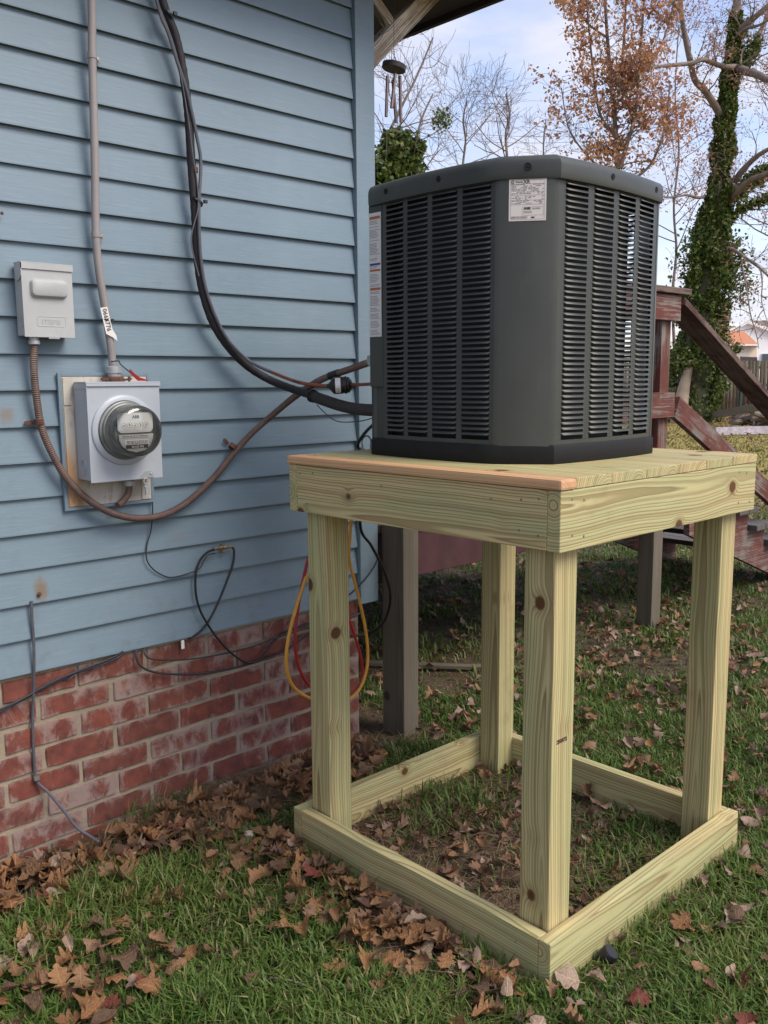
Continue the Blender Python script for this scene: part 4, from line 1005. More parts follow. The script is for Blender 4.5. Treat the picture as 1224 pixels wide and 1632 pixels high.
p = thick[0]-LL; dr = (thick[1]-thick[0]).normalized(); mb = MB(); mb.tube([p-dr*.004, p+dr*.002], .0215, 16); mb.tube([p+dr*.010, p+dr*.013], .0205, 16); mb.build('zip_tie', BLACK, ls, smooth=True)
side = [Vector((-.19, 1.405, 2.82)), W(252, 10, .05), W(268, 52, .055), W(283, 100, .055), W(299, 150, .055), W(313, 215, .05), W(320, 260, .05), W(317, 330, .055), W(319, 400, .055), W(327, 455, .055),
        W(343, 503, .055), W(366, 545, .06), W(400, 577, .08)]
side += [Vector(on(1, y_, a, b)) for y_, (a, b) in ((1.28, (440, 596)), (1.17, (475, 609)), (1.10, (505, 614)), (1.04, (527, 615)))]
Ps = smooth_path([p-LL for p in side], 10); c1 = int(len(Ps)*.80)
mb = MB(); mb.tube(Ps[:c1+1], .0055, 8); mb.build('small_line', GREYCABLE, ls, smooth=True)
mb = MB(); mb.tube(Ps[c1:], .0056, 10); mb.build('copper_line', COPPER, ls, smooth=True)
mb = MB(); mb.tube([p-LL for p in (Vector(on(1, .99, 556, 613)), Vector(on(1, .95, 575, 613)), Vector(on(1, .86, 607, 611)))], .0052, 8); mb.build('copper_line', COPPER, ls, smooth=True)
thin = [W(247, -5, .05), W(258, 20, .052), W(278, 75, .058), (W(290, 130, .058)), W(300, 190, .058), W(308, 250, .056), W(314, 290, .052), W(316, 330, .060), W(306, 370, .056), W(306, 395, .056), W(317, 440, .060)]
mb = MB(); mb.tube(smooth_path([p-LL for p in thin], 8), .0022, 6); mb.build('control_wire', GREYCABLE, ls, smooth=True)
mb = MB(); p = W(308, 271, .036)-LL; mb.tube([p+Vector((0, 0, -.007)), p+Vector((0, 0, .008))], .0150, 14); mb.build('rusty_band', RUSTY, ls, smooth=True)
for (x, y) in ((265, 22), (314, 322)):
    p = W(x, y, .042)-LL; mb = MB(); mb.tube([p+Vector((-.002, 0, -.003)), p+Vector((.002, 0, .003))], .0205, 12); mb.box(p.x+.014, p.x+.026, p.y-.022, p.y-.014, p.z-.004, p.z+.006); mb.build('zip_tie', BLACK, ls)
# filter drier
c0, c1_ = Vector(on(1, 1.04, 524, 615)), Vector(on(1, .99, 562, 613)); ax = (c1_-c0); Lf = ax.length; ax.normalize()
fd = thing('filter_drier', 'small black filter canister with a white barcode label on the copper line', 'canister', loc=c0)
mb = MB(); mb.lathe([(.006, -.006), (.008, 0), (.018, .008), (.0255, .014), (.027, .020), (.027, Lf*.56), (.0255, Lf*.60), (.0255, Lf*.64), (.0275, Lf*.68), (.0275, Lf*.74), (.0245, Lf*.78), (.025, Lf*.84), (.016, Lf*.95), (.006, Lf), (.006, Lf+.006)], (0, 0, 0), ax, 28); mb.build('canister', BLACK, fd, smooth=True)
mb = MB()
a0 = ax.cross(Z3).normalized(); toc = -(Vector(CAM)-c0); 
vdir = (Vector(CAM)-c0); vdir -= ax*vdir.dot(ax); vdir.normalize(); sd_ = ax.cross(vdir)
V_ = []; 
for k in range(9):
    a = math.radians(-58+k*116/8)
    for h in (Lf*.28, Lf*.50): V_.append(tuple(ax*h+(vdir*math.cos(a)+sd_*math.sin(a))*.0274))
mb.poly(V_, [(2*k, 2*k+1, 2*k+3, 2*k+2) for k in range(8)]); mb.build('barcode_label', WHITE, fd)
mb = MB()
for k in range(7):
    a = math.radians(18+k*5)
    mb.tube([ax*(Lf*.32)+(vdir*math.cos(a)+sd_*math.sin(a))*.0276, ax*(Lf*.46)+(vdir*math.cos(a)+sd_*math.sin(a))*.0276], .0004, 4)
mb.build('barcode', INK, fd)
# thin wires by the unit
cable('thin_wire', [Vector(on(1, 1.12, 505, 645)), Vector(on(1, 1.08, 520, 660)), Vector(on(1, 1.04, 540, 672)), Vector(on(1, .95, 575, 671)), Vector(on(1, .86, 598, 664)), Vector(on(1, .83, 612, 655))], .0018, GREYCABLE,
      'thin grey wire drooping below the thick pipe foam', 'wire')
cable('black_cable', [Vector(on(1, .82, 615, 672)), Vector(on(1, .88, 597, 676)), Vector(on(1, .95, 580, 692)), Vector(on(1, 1.0, 570, 712)), Vector((.36, 1.03, 1.20)), Vector(on(1, 1.12, 574, 835)), Vector(on(1, 1.15, 592, 870)), Vector(on(1, 1.2, 610, 905)), Vector(on(1, 1.25, 622, 945)), Vector(on(1, 1.3, 617, 980)), Vector(on(1, 1.36, 603, 1000)), Vector(on(1, 1.42, 585, 1010)), Vector(on(1, 1.44, 560, 1014))], .0052, BLACK,
      'thick black cable dropping behind the stand beside the corner board', 'cable')
cable('grey_cable', [Vector(on(1, 1.42, 604, 885)), Vector(on(1, 1.42, 595, 905)), Vector(on(1, 1.42, 580, 925)), Vector(on(1, 1.43, 560, 945)), Vector(on(1, 1.44, 530, 968)), Vector(on(1, 1.44, 500, 985))], .0035, DARKCABLE,
      'dark blue-grey cable crossing the corner board behind the post', 'cable')
eb = MB(); c_ = Vector((.305, .972, zt+.026))
eb.tube([Vector((.020*math.cos(a), 0, .022+.022*math.sin(a))) for a in np.linspace(math.radians(215), math.radians(-30), 16)], .0028, 8)
eb.tube([(.0175, 0, .010), (.020, 0, -.006)], .0028, 8); eb.tube([(-.0165, 0, .010), (-.017, 0, -.004)], .0028, 8)
tag(eb.build('wire_hoop', SILVER, smooth=True, loc=c_), 'small bent metal hook on the back edge of the timber deck', 'hook')

# lower wall cables
gc = thing('wall_cable', 'grey cable running straight down the wall and brick into the leaves', 'cable', loc=W(50, 960, .005))
GL = Vector(gc.location)
gp = [W(50, 958, .004), W(51, 985, .006), W(54, 1030, .008), W(54, 1080, .006), W(52, 1150, -.008), W(54, 1205, -.008), W(58, 1243, -.008), W(76, 1262, .01), W(100, 1290, .04), W(122, 1318, .07), W(142, 1332, .10), W(158, 1342, .13)]
mb = MB(); mb.tube(smooth_path([p-GL for p in gp], 8), .0046, 8); mb.build('cable_run', GREYCABLE, gc, smooth=True)
p = W(58, 1240, -.004)-GL; mb = MB(); mb.box(p.x-.008, p.x+.008, p.y-.006, p.y+.004, p.z-.006, p.z+.005); mb.build('clip', DARKMETAL, gc)
cable('black_cable', [W(-12, 1141, -.004), W(30, 1118, -.004), W(75, 1093, -.004), W(120, 1073, -.004), W(165, 1058, -.004), W(190, 1046, -.002), W(200, 1036, -.01)], .0042, DARKCABLE, 'dark cable slanting down to the left edge across the top brick course', 'cable', 'cables along the brick foundation')
cable('black_cable', [W(-12, 1136, .004), W(35, 1114, .004), W(80, 1088, .004), W(125, 1069, .004), W(160, 1056, .004), W(182, 1047, .004), W(196, 1038, .0)], .0030, DARKCABLE, 'thinner dark cable lying on top of the slanting cable at the left edge', 'cable', 'cables along the brick foundation')
cable('short_cable', [W(127, 1054, -.006), W(124, 1066, .0), W(118, 1076, .002), W(108, 1084, .002), W(100, 1086, -.01)], .0022, DARKCABLE, 'short thin cable end poking from under the siding above the bricks', 'cable', 'cables along the brick foundation')
cable('black_cable', [W(217, 1030, -.01), W(217, 1045, .0), W(223, 1060, .004), W(245, 1071, .004), W(290, 1075, .004), W(335, 1072, .004), W(380, 1063, .004), W(425, 1049, .004), W(462, 1032, .004), W(500, 1006, .004), W(540, 990, .0), W(580, 975, .0)], .0038, DARKCABLE, 'dark cable sagging lowest across the bricks below the siding', 'cable', 'cables along the brick foundation')
cable('black_cable', [W(230, 1030, -.01), W(230, 1040, .0), W(240, 1050, .006), W(280, 1052, .006), W(330, 1047, .006), W(390, 1034, .008), W(440, 1017, .008), W(490, 1001, .008), W(560, 985, .0)], .0026, DARKCABLE, 'upper thin dark cable crossing the bricks under the coaxial loop', 'cable', 'cables along the brick foundation')
# coax splitter and loops
cs = thing('coax_splitter', 'brass coaxial ground block on the wall above the black cable loop', 'connector', loc=W(355, 875, .012))
SL = Vector(cs.location); mb = MB(); a, b = W(340, 875, .012)-SL, W(371, 871, .012)-SL; m_ = (a+b)/2
mb.tube([a, a.lerp(b, .22)], .0058, 10); mb.tube([a.lerp(b, .28), a.lerp(b, .46)], .0062, 6); mb.tube([a.lerp(b, .50), a.lerp(b, .7)], .0062, 6); mb.tube([a.lerp(b, .75), b], .0055, 10); mb.tube([a, b], .004, 8); mb.build('barrel', BRASS, cs, smooth=True)
mb = MB(); mb.box(m_.x-.006, m_.x+.006, m_.y, m_.y+.010, m_.z-.018, m_.z+.012); mb.lathe([(0, .006), (.004, .005), (.005, 0)], (m_.x, m_.y, m_.z-.013), (0, -1, 0), 8); mb.build('bracket', BRASS, cs)
cable('coax_cable', [W(342, 876, .012), W(331, 880, .014), W(319, 893, .016), W(312, 915, .016), W(312, 945, .016), W(318, 970, .016), W(328, 990, .018), W(345, 1015, .018), (W(368, 1040, .014)), W(392, 1055, .010), W(410, 1053, .008), W(425, 1038, .008), W(436, 1022, .006), W(452, 1010, .002), W(475, 1000, .002), W(505, 990, .0)], .0042, BLACK, 'black coaxial cable looping from the left end of the brass block down to the bricks', 'cable', 'coaxial cables on the wall')
cable('coax_cable', [W(369, 871, .012), W(373, 878, .014), W(371, 900, .016), W(362, 925, .018), W(350, 955, .018), W(337, 982, .022), W(325, 1000, .014), W(312, 1012, .004), W(300, 1018, -.01)], .0042, BLACK, 'black coaxial cable looping from the right end of the brass block to under the siding', 'cable', 'coaxial cables on the wall')
cable('ground_wire', [W(243, 800, .012), W(243, 825, .010), W(240, 848, .008), W(234, 870, .006), W(234, 892, .006), W(245, 908, .006), W(262, 918, .006), W(277, 920, .006), W(300, 914, .006), W(318, 906, .014), W(326, 892, .014), W(332, 884, .014), W(343, 882, .012)], .0022, DARKCABLE, 'thin dark ground wire from below the meter to the coax block', 'wire')
mb = MB(); p = W(291, 1026, .0); mb.box(-.006, .006, -.003, .002, -.018, .012); mb.build('white_peg', WHITE, loc=p, bevel=.002); tag(bpy.data.objects['white_peg'], 'small white plastic tab poking below the siding edge', 'tab')
mb = MB(); mb.lathe([(0, .006), (.004, .005), (.0065, .001), (.007, 0)], (0, 0, 0), (0, -1, 0), 12); o = mb.build('rusty_bolt', RUSTY, smooth=True, loc=W(63, 947, .005)); tag(o, 'rusty bolt head at the lower left of the blue siding', 'bolt')
mb = MB(); mb.lathe([(0, .005), (.004, .004), (.005, 0)], (0, 0, 0), (0, -1, 0), 8); o = mb.build('rusty_bolt', RUSTY, smooth=True, loc=W(3, 340, .005)); tag(o, 'rusty screw at the left edge of the wall above the disconnect box', 'bolt')
# charging hoses behind the post
hz = [(496, 900), (486, 925), (473, 965), (461, 1010), (456, 1050), (461, 1082), (475, 1102), (500, 1115), (530, 1120), (556, 1114), (574, 1096), (584, 1068), (586, 1035), (581, 995), (571, 950), (562, 915), (556, 880)]
cable('yellow_hose', [Vector((.20, 1.10, 1.075))]+[Vector(on(1, 1.12, a, b)) for a, b in hz]+[Vector((.38, 1.12, 1.075))], .0058, YELLOW, 'yellow hose hanging in a long loop behind the left post', 'hose')
hz = [(497, 870), (490, 895), (482, 930), (474, 975), (470, 1020), (474, 1055), (484, 1080), (498, 1096), (520, 1106), (548, 1108), (566, 1102), (576, 1085), (577, 1060), (572, 1035), (564, 1010), (555, 980), (550, 940)]
cable('red_hose', [Vector((.22, 1.14, 1.075))]+[Vector(on(1, 1.15, a, b)) for a, b in hz]+[Vector((.36, 1.15, 1.075))], .0055, REDHOSE, 'dark red hose hanging in a loop behind the left post', 'hose')
# wind chime
wc = thing('wind_chime', 'dark wind chime with four metal tubes hanging from the eave', 'wind chime', loc=on(1, 1.44, 628, 107))
mb = MB(); axd = Vector((.16, -.12, 1)).normalized(); mb.lathe([(0, -.010), (.044, -.010), (.046, -.008), (.046, .009), (.043, .011), (0, .011)], (0, 0, 0), axd, 32); mb.build('disc', CHIMEWOOD, wc, smooth=True)
mb = MB(); mb.tube([(0, 0, 0), (.0, 0, .30)], .0008, 4); mb.build('cord', BLACK, wc)
ref = Vector(wc.location)
for (x0, y0, x1, y1, yy) in ((617.5, 121, 615.5, 186, 1.43), (630, 118, 624, 172, 1.41), (626, 127, 631.5, 196, 1.46), (637.5, 121, 639, 195, 1.44)):
    a, b = Vector(on(1, yy, x0, y0))-ref, Vector(on(1, yy, x1, y1))-ref
    mb = MB(); mb.tube([a, b], .0064, 10); ct = mb.build('chime_tube', CHIME, wc, smooth=True)
    mb = MB(); mb.tube([a, (a+Vector((0, 0, .04)))*.75+Vector((0, 0, .005))], .0007, 4); mb.build('string', BLACK, ct)

# ================================================================== DECK, STAIRS
DY = 1.50
deck = thing('red_deck', 'dark red painted timber deck with worn railing behind the air conditioner', 'deck', loc=(.8, 1.5, 0))
timber('rim_board', RED_CLEAN, deck, (.815, DY, .625), (1, 0, 0), Z, 2.63, .215, -.036)
timber('rim_board', RED_CLEAN, deck, (3.41, DY+.04, .625), (0, 1, 0), Z, 2.9, .215, .036)
timber('rim_board', RED_CLEAN, deck, (.815, 4.42, .625), (1, 0, 0), Z, 2.59, .215, -.036)
for i in range(21): timber('floor_board', GREY_WOOD, deck, (.815, 1.475+.1435*i, .842), (1, 0, 0), (0, 1, 0), 2.66, .138, .03)
for x in (1.3, 1.75, 2.2, 2.65, 3.05): timber('joist', GREY_WOOD, deck, (x, DY+.04, .64), (0, 1, 0), Z, 2.88, .19, .036)
timber('deck_post', GREY_WOOD, deck, (.832, 1.463, -.05), Z, (0, -1, 0), .99, .125, .085, .004)
timber('deck_post', GREY_WOOD, deck, (3.03, 1.60, -.05), Z, (0, -1, 0), .90, .10, .10, .004)
for (x, y) in ((.83, 4.35), (3.03, 4.35)): timber('deck_post', GREY_WOOD, deck, (x, y, -.05), Z, (0, -1, 0), .89, .10, .10, .004)
timber('rail_post', RED_WOOD, deck, (3.03, 1.60, .873), Z, (0, -1, 0), 1.045, .10, .10, .004)
timber('rail_post', RED_WOOD, deck, (1.9, 1.60, .873), Z, (0, -1, 0), 1.045, .10, .10, .004)
timber('rail_board', RED_WOOD, deck, (.83, 1.464, 1.775), (1, 0, 0), Z, 2.34, .142, -.036)
timber('rail_board', RED_WOOD, deck, (.83, 1.464, 1.235), (1, 0, 0), Z, 2.31, .142, -.036)
timber('rail_cap', BROWN_CAP, deck, (.82, 1.44, 1.921), (1, 0, 0), (0, 1, 0), 2.42, .15, .034, .004)
stairs = thing('deck_stairs', 'grey stepped stairs with red stringers and sloping handrail beyond the stand', 'stairs', loc=(3.5, 1.5, 0))
SLP = -.50
dv = Vector((1, 0, SLP)).normalized()
def stringer(y):
    P = []
    n = 6; x0, z0 = 3.46, .835
    for i in range(n):
        xa = x0+.263*i; za = z0-.1325*i
        P += [(xa, za), (xa+.263, za)]
    P += [(x0+.263*n, .0), (x0+.263*n-.10, -.02), (x0, z0-.33)]
    mb = MB(); mb.prism([(a-3.5, y-1.5, b) for a, b in P], (0, .038, 0)); return mb.build('stringer', RED_WOOD, stairs)
stringer(1.51); stringer(2.45)
for i in range(6):
    x = 3.46+.263*i+.018; z = .835-.1325*i
    for d_ in (0.0, .137): timber('tread', TREAD_WOOD, stairs, (x+d_, 1.45, z+.0005), (0, 1, 0), (-1, 0, 0), 1.10, -.130, -.038 if False else .038, .004)
timber('handrail', BROWN_CAP, stairs, (3.17, 1.44, 1.865), (1, 0, -.475), (0, 1, 0), 1.95, .15, .036, .004)
timber('middle_rail', RED_WOOD, stairs, (3.145, 1.464, 1.235), (1, 0, -.475), Z, 1.95, .128, -.036)
timber('bottom_post', RED_WOOD, stairs, (4.80, 1.60, -.05), Z, (0, -1, 0), 1.12, .10, .10, .004)
# stray timber and small things on the ground
o = timber('lumber_strip', GREY_WOOD, None, (1.36, 2.15, .005), (.62, -.78, 0), (.78, .62, 0), .95, .045, .02); tag(o, 'long grey lumber strip lying on the grass beneath the deck', 'board')
mb = MB(); mb.lathe([(0, 0), (.020, 0), (.0215, .004), (.0215, .026), (.019, .031), (.0, .031)], (0, 0, 0), Vector((.25, -.55, .8)), 20); o = mb.build('plastic_plug', BLACK, smooth=True, loc=(.185, -.03, .012)); tag(o, 'small black plastic cap in the grass beside the base board', 'cap')

# ================================================================== FAR YARD
def picket_fence():
    t = thing('picket_fence', 'old grey-brown wooden board fence across the back of the yard', 'fence', loc=(33.5, 18, 0))
    a = np.array([25.0, 33.5]); b = np.array([40.0, 6.0]); d = b-a; Lf = np.linalg.norm(d); d /= Lf; n_ = np.array([-d[1], d[0]])
    V, Q, R_ = [], [], []; s = 0.0
    while s < Lf:
        w = .135; h = 2.12+.05*mnoise.noise(Vector((s*.2, 0, 0)))+random.uniform(-.025, .025); o_ = random.uniform(-.012, .012); r_ = random.random(); tl = random.uniform(-.01, .01)
        p0 = a+d*s+n_*o_; p1 = a+d*(s+w)+n_*o_; b0 = len(V)
        for (p, z) in ((p0, -.1), (p1, -.1), (p1+d*tl, h), (p0+d*tl, h)): V.append((p[0]-33.5, p[1]-18, z))
        for (p, z) in ((p0, -.1), (p1, -.1), (p1+d*tl, h), (p0+d*tl, h)): V.append((p[0]-33.5+n_[0]*.02, p[1]-18+n_[1]*.02, z))
        Q += [(b0, b0+1, b0+2, b0+3), (b0+4, b0+7, b0+6, b0+5), (b0, b0+4, b0+5, b0+1), (b0+2, b0+6, b0+7, b0+3), (b0+1, b0+5, b0+6, b0+2), (b0, b0+3, b0+7, b0+4)]; R_ += [r_]*8
        s += w+.008
    me = mesh_np('picket_rows', V, Q, [], FENCEM, R_); o = put('picket_rows', me, t); o['kind'] = 'stuff'
    ang = math.atan2(d[1], d[0])
    for z in (.4, 1.1, 1.8):
        mb = MB(); mb.box(0, Lf, .03, .07, z, z+.09); o = mb.build('fence_rail', GREY_WOOD, t); o.location = (a[0]-33.5, a[1]-18, 0); o.rotation_euler = (0, 0, ang)
picket_fence()
mb = MB(); mb.tube([(0, 0, -.1), (0, 0, 1.35)], .05, 10); mb.lathe([(.05, 0), (.09, .02), (.09, .08), (0, .1)], (0, 0, 1.0), (0, 0, 1), 10)
o = mb.build('green_post', GREENPOLE, smooth=True, loc=tuple(at(1178, 664, 31)*np.array([1, 1, 0]))); tag(o, 'dark green metal post standing in front of the far fence', 'post')
def far_boards():
    a, b = on(2, .25, 1140, 679), on(2, .25, 1262, 676)
    o = timber('painted_board', LAVENDER, None, (a[0], a[1], .02), tuple(np.array([b[0]-a[0], b[1]-a[1], 0])), Z, float(np.linalg.norm(b-a)), .20, .05); tag(o, 'long pale lilac painted board lying on the far lawn', 'board')
    a, b = on(2, .1, 1133, 669), on(2, .55, 1212, 656)
    o = timber('grey_board', GREY_WOOD, None, (a[0], a[1], .12), tuple(np.array(b)-np.array(a)), Z, float(np.linalg.norm(b-a)), .22, .06); tag(o, 'weathered grey board leaning up onto the brush pile', 'board')
    t = thing('brush_pile', 'pile of cut branches and logs by the far fence at right edge', 'brush pile', loc=tuple(at(1222, 668, 26)*np.array([1, 1, 0])))
    for k in range(9):
        a_ = random.uniform(0, 3.1); l_ = random.uniform(.5, 1.1); c = Vector((random.uniform(-.7, .7), random.uniform(-.7, .7), random.uniform(.1, .35)))
        mb = MB(); dd = Vector((math.cos(a_), math.sin(a_), random.uniform(-.15, .2)))*l_; mb.tube([c-dd, c, c+dd], [.07, .09, .08], 8); mb.build('log', BARK, t, smooth=True)
    for k in range(46):
        a_ = random.uniform(0, 6.28); l_ = random.uniform(.5, 1.0); c = Vector((random.uniform(-.7, .7), random.uniform(-.7, .7), random.uniform(.05, .5)))
        dd = Vector((math.cos(a_), math.sin(a_), random.uniform(-.2, .55)))*l_; mb = MB()
        mb.tube(smooth_path([c-dd*.6, c+Vector((0, 0, random.uniform(0, .1))), c+dd*.6+Vector((0, 0, random.uniform(-.1, .1)))], 4), [.022-.0018*i for i in range(9)], 5); mb.build('branch', BARK, t)
far_boards()
# neighbouring houses behind the fence, facing the viewer
vd = sight(1190, 600); vdx = Vector((vd[0], vd[1], 0)).normalized(); vrx = Vector((vdx.y, -vdx.x, 0))
def HP(px, py, D): return Vector(at(px, py, D))
def slab(mb, pts, thick):  # polygon given near face, extruded away from the viewer
    mb.prism([tuple(p) for p in pts], tuple(vdx*thick))
h1 = thing('white_house', 'white house with brown roof behind the fence at the right edge', 'house')
D = 78
mb = MB(); slab(mb, [HP(1166, 640, D), HP(1290, 640, D), HP(1290, 545, D), HP(1232, 530, D), HP(1192, 515, D), HP(1166, 528, D)], 9); mb.build('wall', HOUSEWHITE, h1)
mb = MB(); D2 = D-.4
slab(mb, [HP(1190, 513, D2), HP(1194, 511.5, D2), HP(1260, 535, D2), HP(1258, 539, D2)], .35); slab(mb, [HP(1190, 513, D2-.05), HP(1194, 511.5, D2-.05), HP(1160, 526, D2-.05), HP(1162, 529, D2-.05)], .35); mb.build('barge_board', HOUSEWHITE, h1)
mb = MB(); A_ = [HP(1193, 511, D), HP(1260, 534.5, D)]; up = [HP(1212, 510, D+9), HP(1290, 512, D+9)]
mb.poly([tuple(v) for v in (A_[0], A_[1], HP(1300, 534, D+2), HP(1300, 511, D+9), HP(1205, 511, D+9))], [(0, 1, 2, 3, 4)]); mb.build('roof', SHINGLE, h1)
for (x0, x1, y0, y1) in ((1214, 1232, 563, 582),):
    mb = MB(); slab(mb, [HP(x0, y1, D-.1), HP(x1, y1, D-.1), HP(x1, y0, D-.1), HP(x0, y0, D-.1)], .08); w_ = mb.build('window', HOUSEWHITE, h1)
    mb = MB(); slab(mb, [HP(x0+1, y1-1, D-.2), HP(x1-1, y1-1, D-.2), HP(x1-1, y0+1, D-.2), HP(x0+1, y0+1, D-.2)], .08); mb.build('pane', DARKPANE, w_)
h2 = thing('garage', 'cream garage with orange hip roof behind the fence beside the vine-covered tree', 'garage')
D = 66
mb = MB(); slab(mb, [HP(1146, 640, D), HP(1206, 640, D), HP(1206, 548, D), HP(1146, 548, D)], 6); mb.build('wall', CREAM, h2)
mb = MB(); mb.poly([tuple(v) for v in (HP(1143, 549, D-.4), HP(1209, 549, D-.4), HP(1186, 528, D+3), HP(1148, 527, D+3), HP(1143, 549, D+6), HP(1209, 549, D+6))], [(0, 1, 2, 3), (1, 5, 2), (0, 3, 4), (3, 2, 5, 4)]); mb.build('roof', ORANGE_ROOF, h2)
mb = MB(); slab(mb, [HP(1143, 551, D-.45), HP(1209, 551, D-.45), HP(1209, 548.6, D-.45), HP(1143, 548.6, D-.45)], .2); mb.build('fascia', HOUSEWHITE, h2)
mb = MB(); slab(mb, [HP(1163, 640, D-.1), HP(1194, 640, D-.1), HP(1194, 552, D-.1), HP(1163, 552, D-.1)], .08); mb.build('garage_door', GARAGE, h2)
h3 = thing('far_house', 'brown-roofed house far behind the orange garage roof', 'house')
D = 105
mb = MB(); slab(mb, [HP(1120, 640, D), HP(1190, 640, D), HP(1190, 527, D), HP(1120, 527, D)], 8); mb.build('wall', HOUSEWHITE, h3)
mb = MB(); mb.poly([tuple(v) for v in (HP(1116, 528, D-.5), HP(1196, 528, D-.5), HP(1176, 520, D+4), HP(1130, 517, D+4))], [(0, 1, 2, 3)]); mb.build('roof', SHINGLE, h3)
h4 = thing('white_shed', 'white building glimpsed behind the fence left of the vine-covered tree', 'building')
D = 70
mb = MB(); slab(mb, [HP(1046, 640, D), HP(1152, 640, D), HP(1152, 571, D), HP(1046, 556, D)], 7); mb.build('wall', HOUSEWHITE, h4)
mb = MB(); slab(mb, [HP(1044, 556, D-.3), HP(1154, 571, D-.3), HP(1154, 568, D+2), HP(1044, 552, D+2)], 6); mb.build('roof', SHINGLE, h4)
tr = thing('parked_trailer', 'dark maroon trailer parked just behind the fence', 'trailer'); D = 48
mb = MB(); slab(mb, [HP(1181, 580, D), HP(1207, 581, D), HP(1207, 569, D), HP(1179, 568, D)], 1.8); mb.build('trailer_body', TRAILER, tr, bevel=.03)
mb = MB(); slab(mb, [HP(1178, 583, D), HP(1209, 583, D), HP(1209, 581.5, D), HP(1178, 581, D)], 1.9); mb.build('frame', SILVER, tr)
for x in (1186, 1202):
    w_ = HP(x, 581, D); mb = MB(); mb.lathe([(0, 0), (.33, 0), (.35, .05), (.35, .2), (.33, .22), (0, .22)], (w_.x, w_.y, .35), vdx, 18); mb.build('wheel', BLACK, tr)

# ================================================================== TREES
def grow(P0, d0, length, r0, level, maxlevel, rg, wig=.18, spread=.75, nkids=(3, 5), up=.12, taper=.45, out=None, tips=None, lenk=.62):
    if out is None: out = []
    n = 5 if level < maxlevel else 4
    pts = [np.array(P0, float)]; d = np.array(d0, float); d /= np.linalg.norm(d); rs = [r0]
    for i in range(n):
        d = d + rg.normal(0, wig, 3)*.6 + np.array([0, 0, up*.5]); d /= np.linalg.norm(d)
        pts.append(pts[-1]+d*length/n); rs.append(r0*(1-(1-taper)*(i+1)/n))
    out.append((pts, rs, level))
    if tips is not None and level >= maxlevel-1:
        for p in pts[1:]: tips.append((p, d.copy()))
    if level < maxlevel:
        k = rg.integers(nkids[0], nkids[1]+1)
        for j in range(k):
            t = rg.uniform(.25, 1.0); i = min(n-1, int(t*n)); p = pts[i]+(pts[i+1]-pts[i])*(t*n-i)
            side = rg.normal(0, 1, 3); side -= d*np.dot(side, d); side /= np.linalg.norm(side)+1e-9
            nd = d*(1-spread*.5)+side*spread
            grow(p, nd, length*lenk*rg.uniform(.75, 1.2), rs[i]*.62, level+1, maxlevel, rg, wig, spread, nkids, up, taper, out, tips, lenk)
    return out
def branch_mesh(name, out, mat, parent, origin, rmin=.0):
    mb = MB()
    for pts, rs, lv in out:
        mb.tube([Vector(p-origin) for p in pts], [max(r, rmin) for r in rs], 8 if rs[0] > .06 else (5 if rs[0] > .02 else 3), False)
    me = bpy.data.meshes.new(name); me.from_pydata(mb.v, [], mb.f); me.materials.append(mat); me.polygons.foreach_set('use_smooth', [True]*len(mb.f)); me.update()
    return put(name, me, parent)
def leaf_quads(name, C, size, mat, parent, origin, droop=.3, kind='stuff'):
    C = np.asarray(C)-origin; n = len(C); s = size*rng.uniform(.6, 1.3, n)[:, None]
    a = rng.normal(0, 1, (n, 3)); a /= np.linalg.norm(a, axis=1)[:, None]; b = rng.normal(0, 1, (n, 3)); b = np.cross(a, b); b /= np.linalg.norm(b, axis=1)[:, None]
    nn_ = np.cross(a, b)
    V = np.stack([C-a*s*.5, C+b*s*.32+nn_*s*.08, C+a*s*.5, C-b*s*.32+nn_*s*.08], 1).reshape(-1, 3)
    idx = np.arange(n)*4; Q = np.stack([idx, idx+1, idx+2, idx+3], 1)
    r_ = np.repeat(rng.random(n), 4)
    o = put(name, mesh_np(name, V, Q, [], mat, r_), parent)
    if kind: o['kind'] = kind
    return o

def limb(pl, D, r0, r1, dv_=0.0):
    """a limb through surveyed points (photo x, y) at a distance; dv_ moves its tip nearer or farther"""
    n = len(pl); raw = [Vector(at(x, y, D+dv_*i/(n-1))) for i, (x, y) in enumerate(pl)]
    P = smooth_path(raw, 5); return [np.array(p) for p in P], list(np.linspace(r0, r1, len(P)))
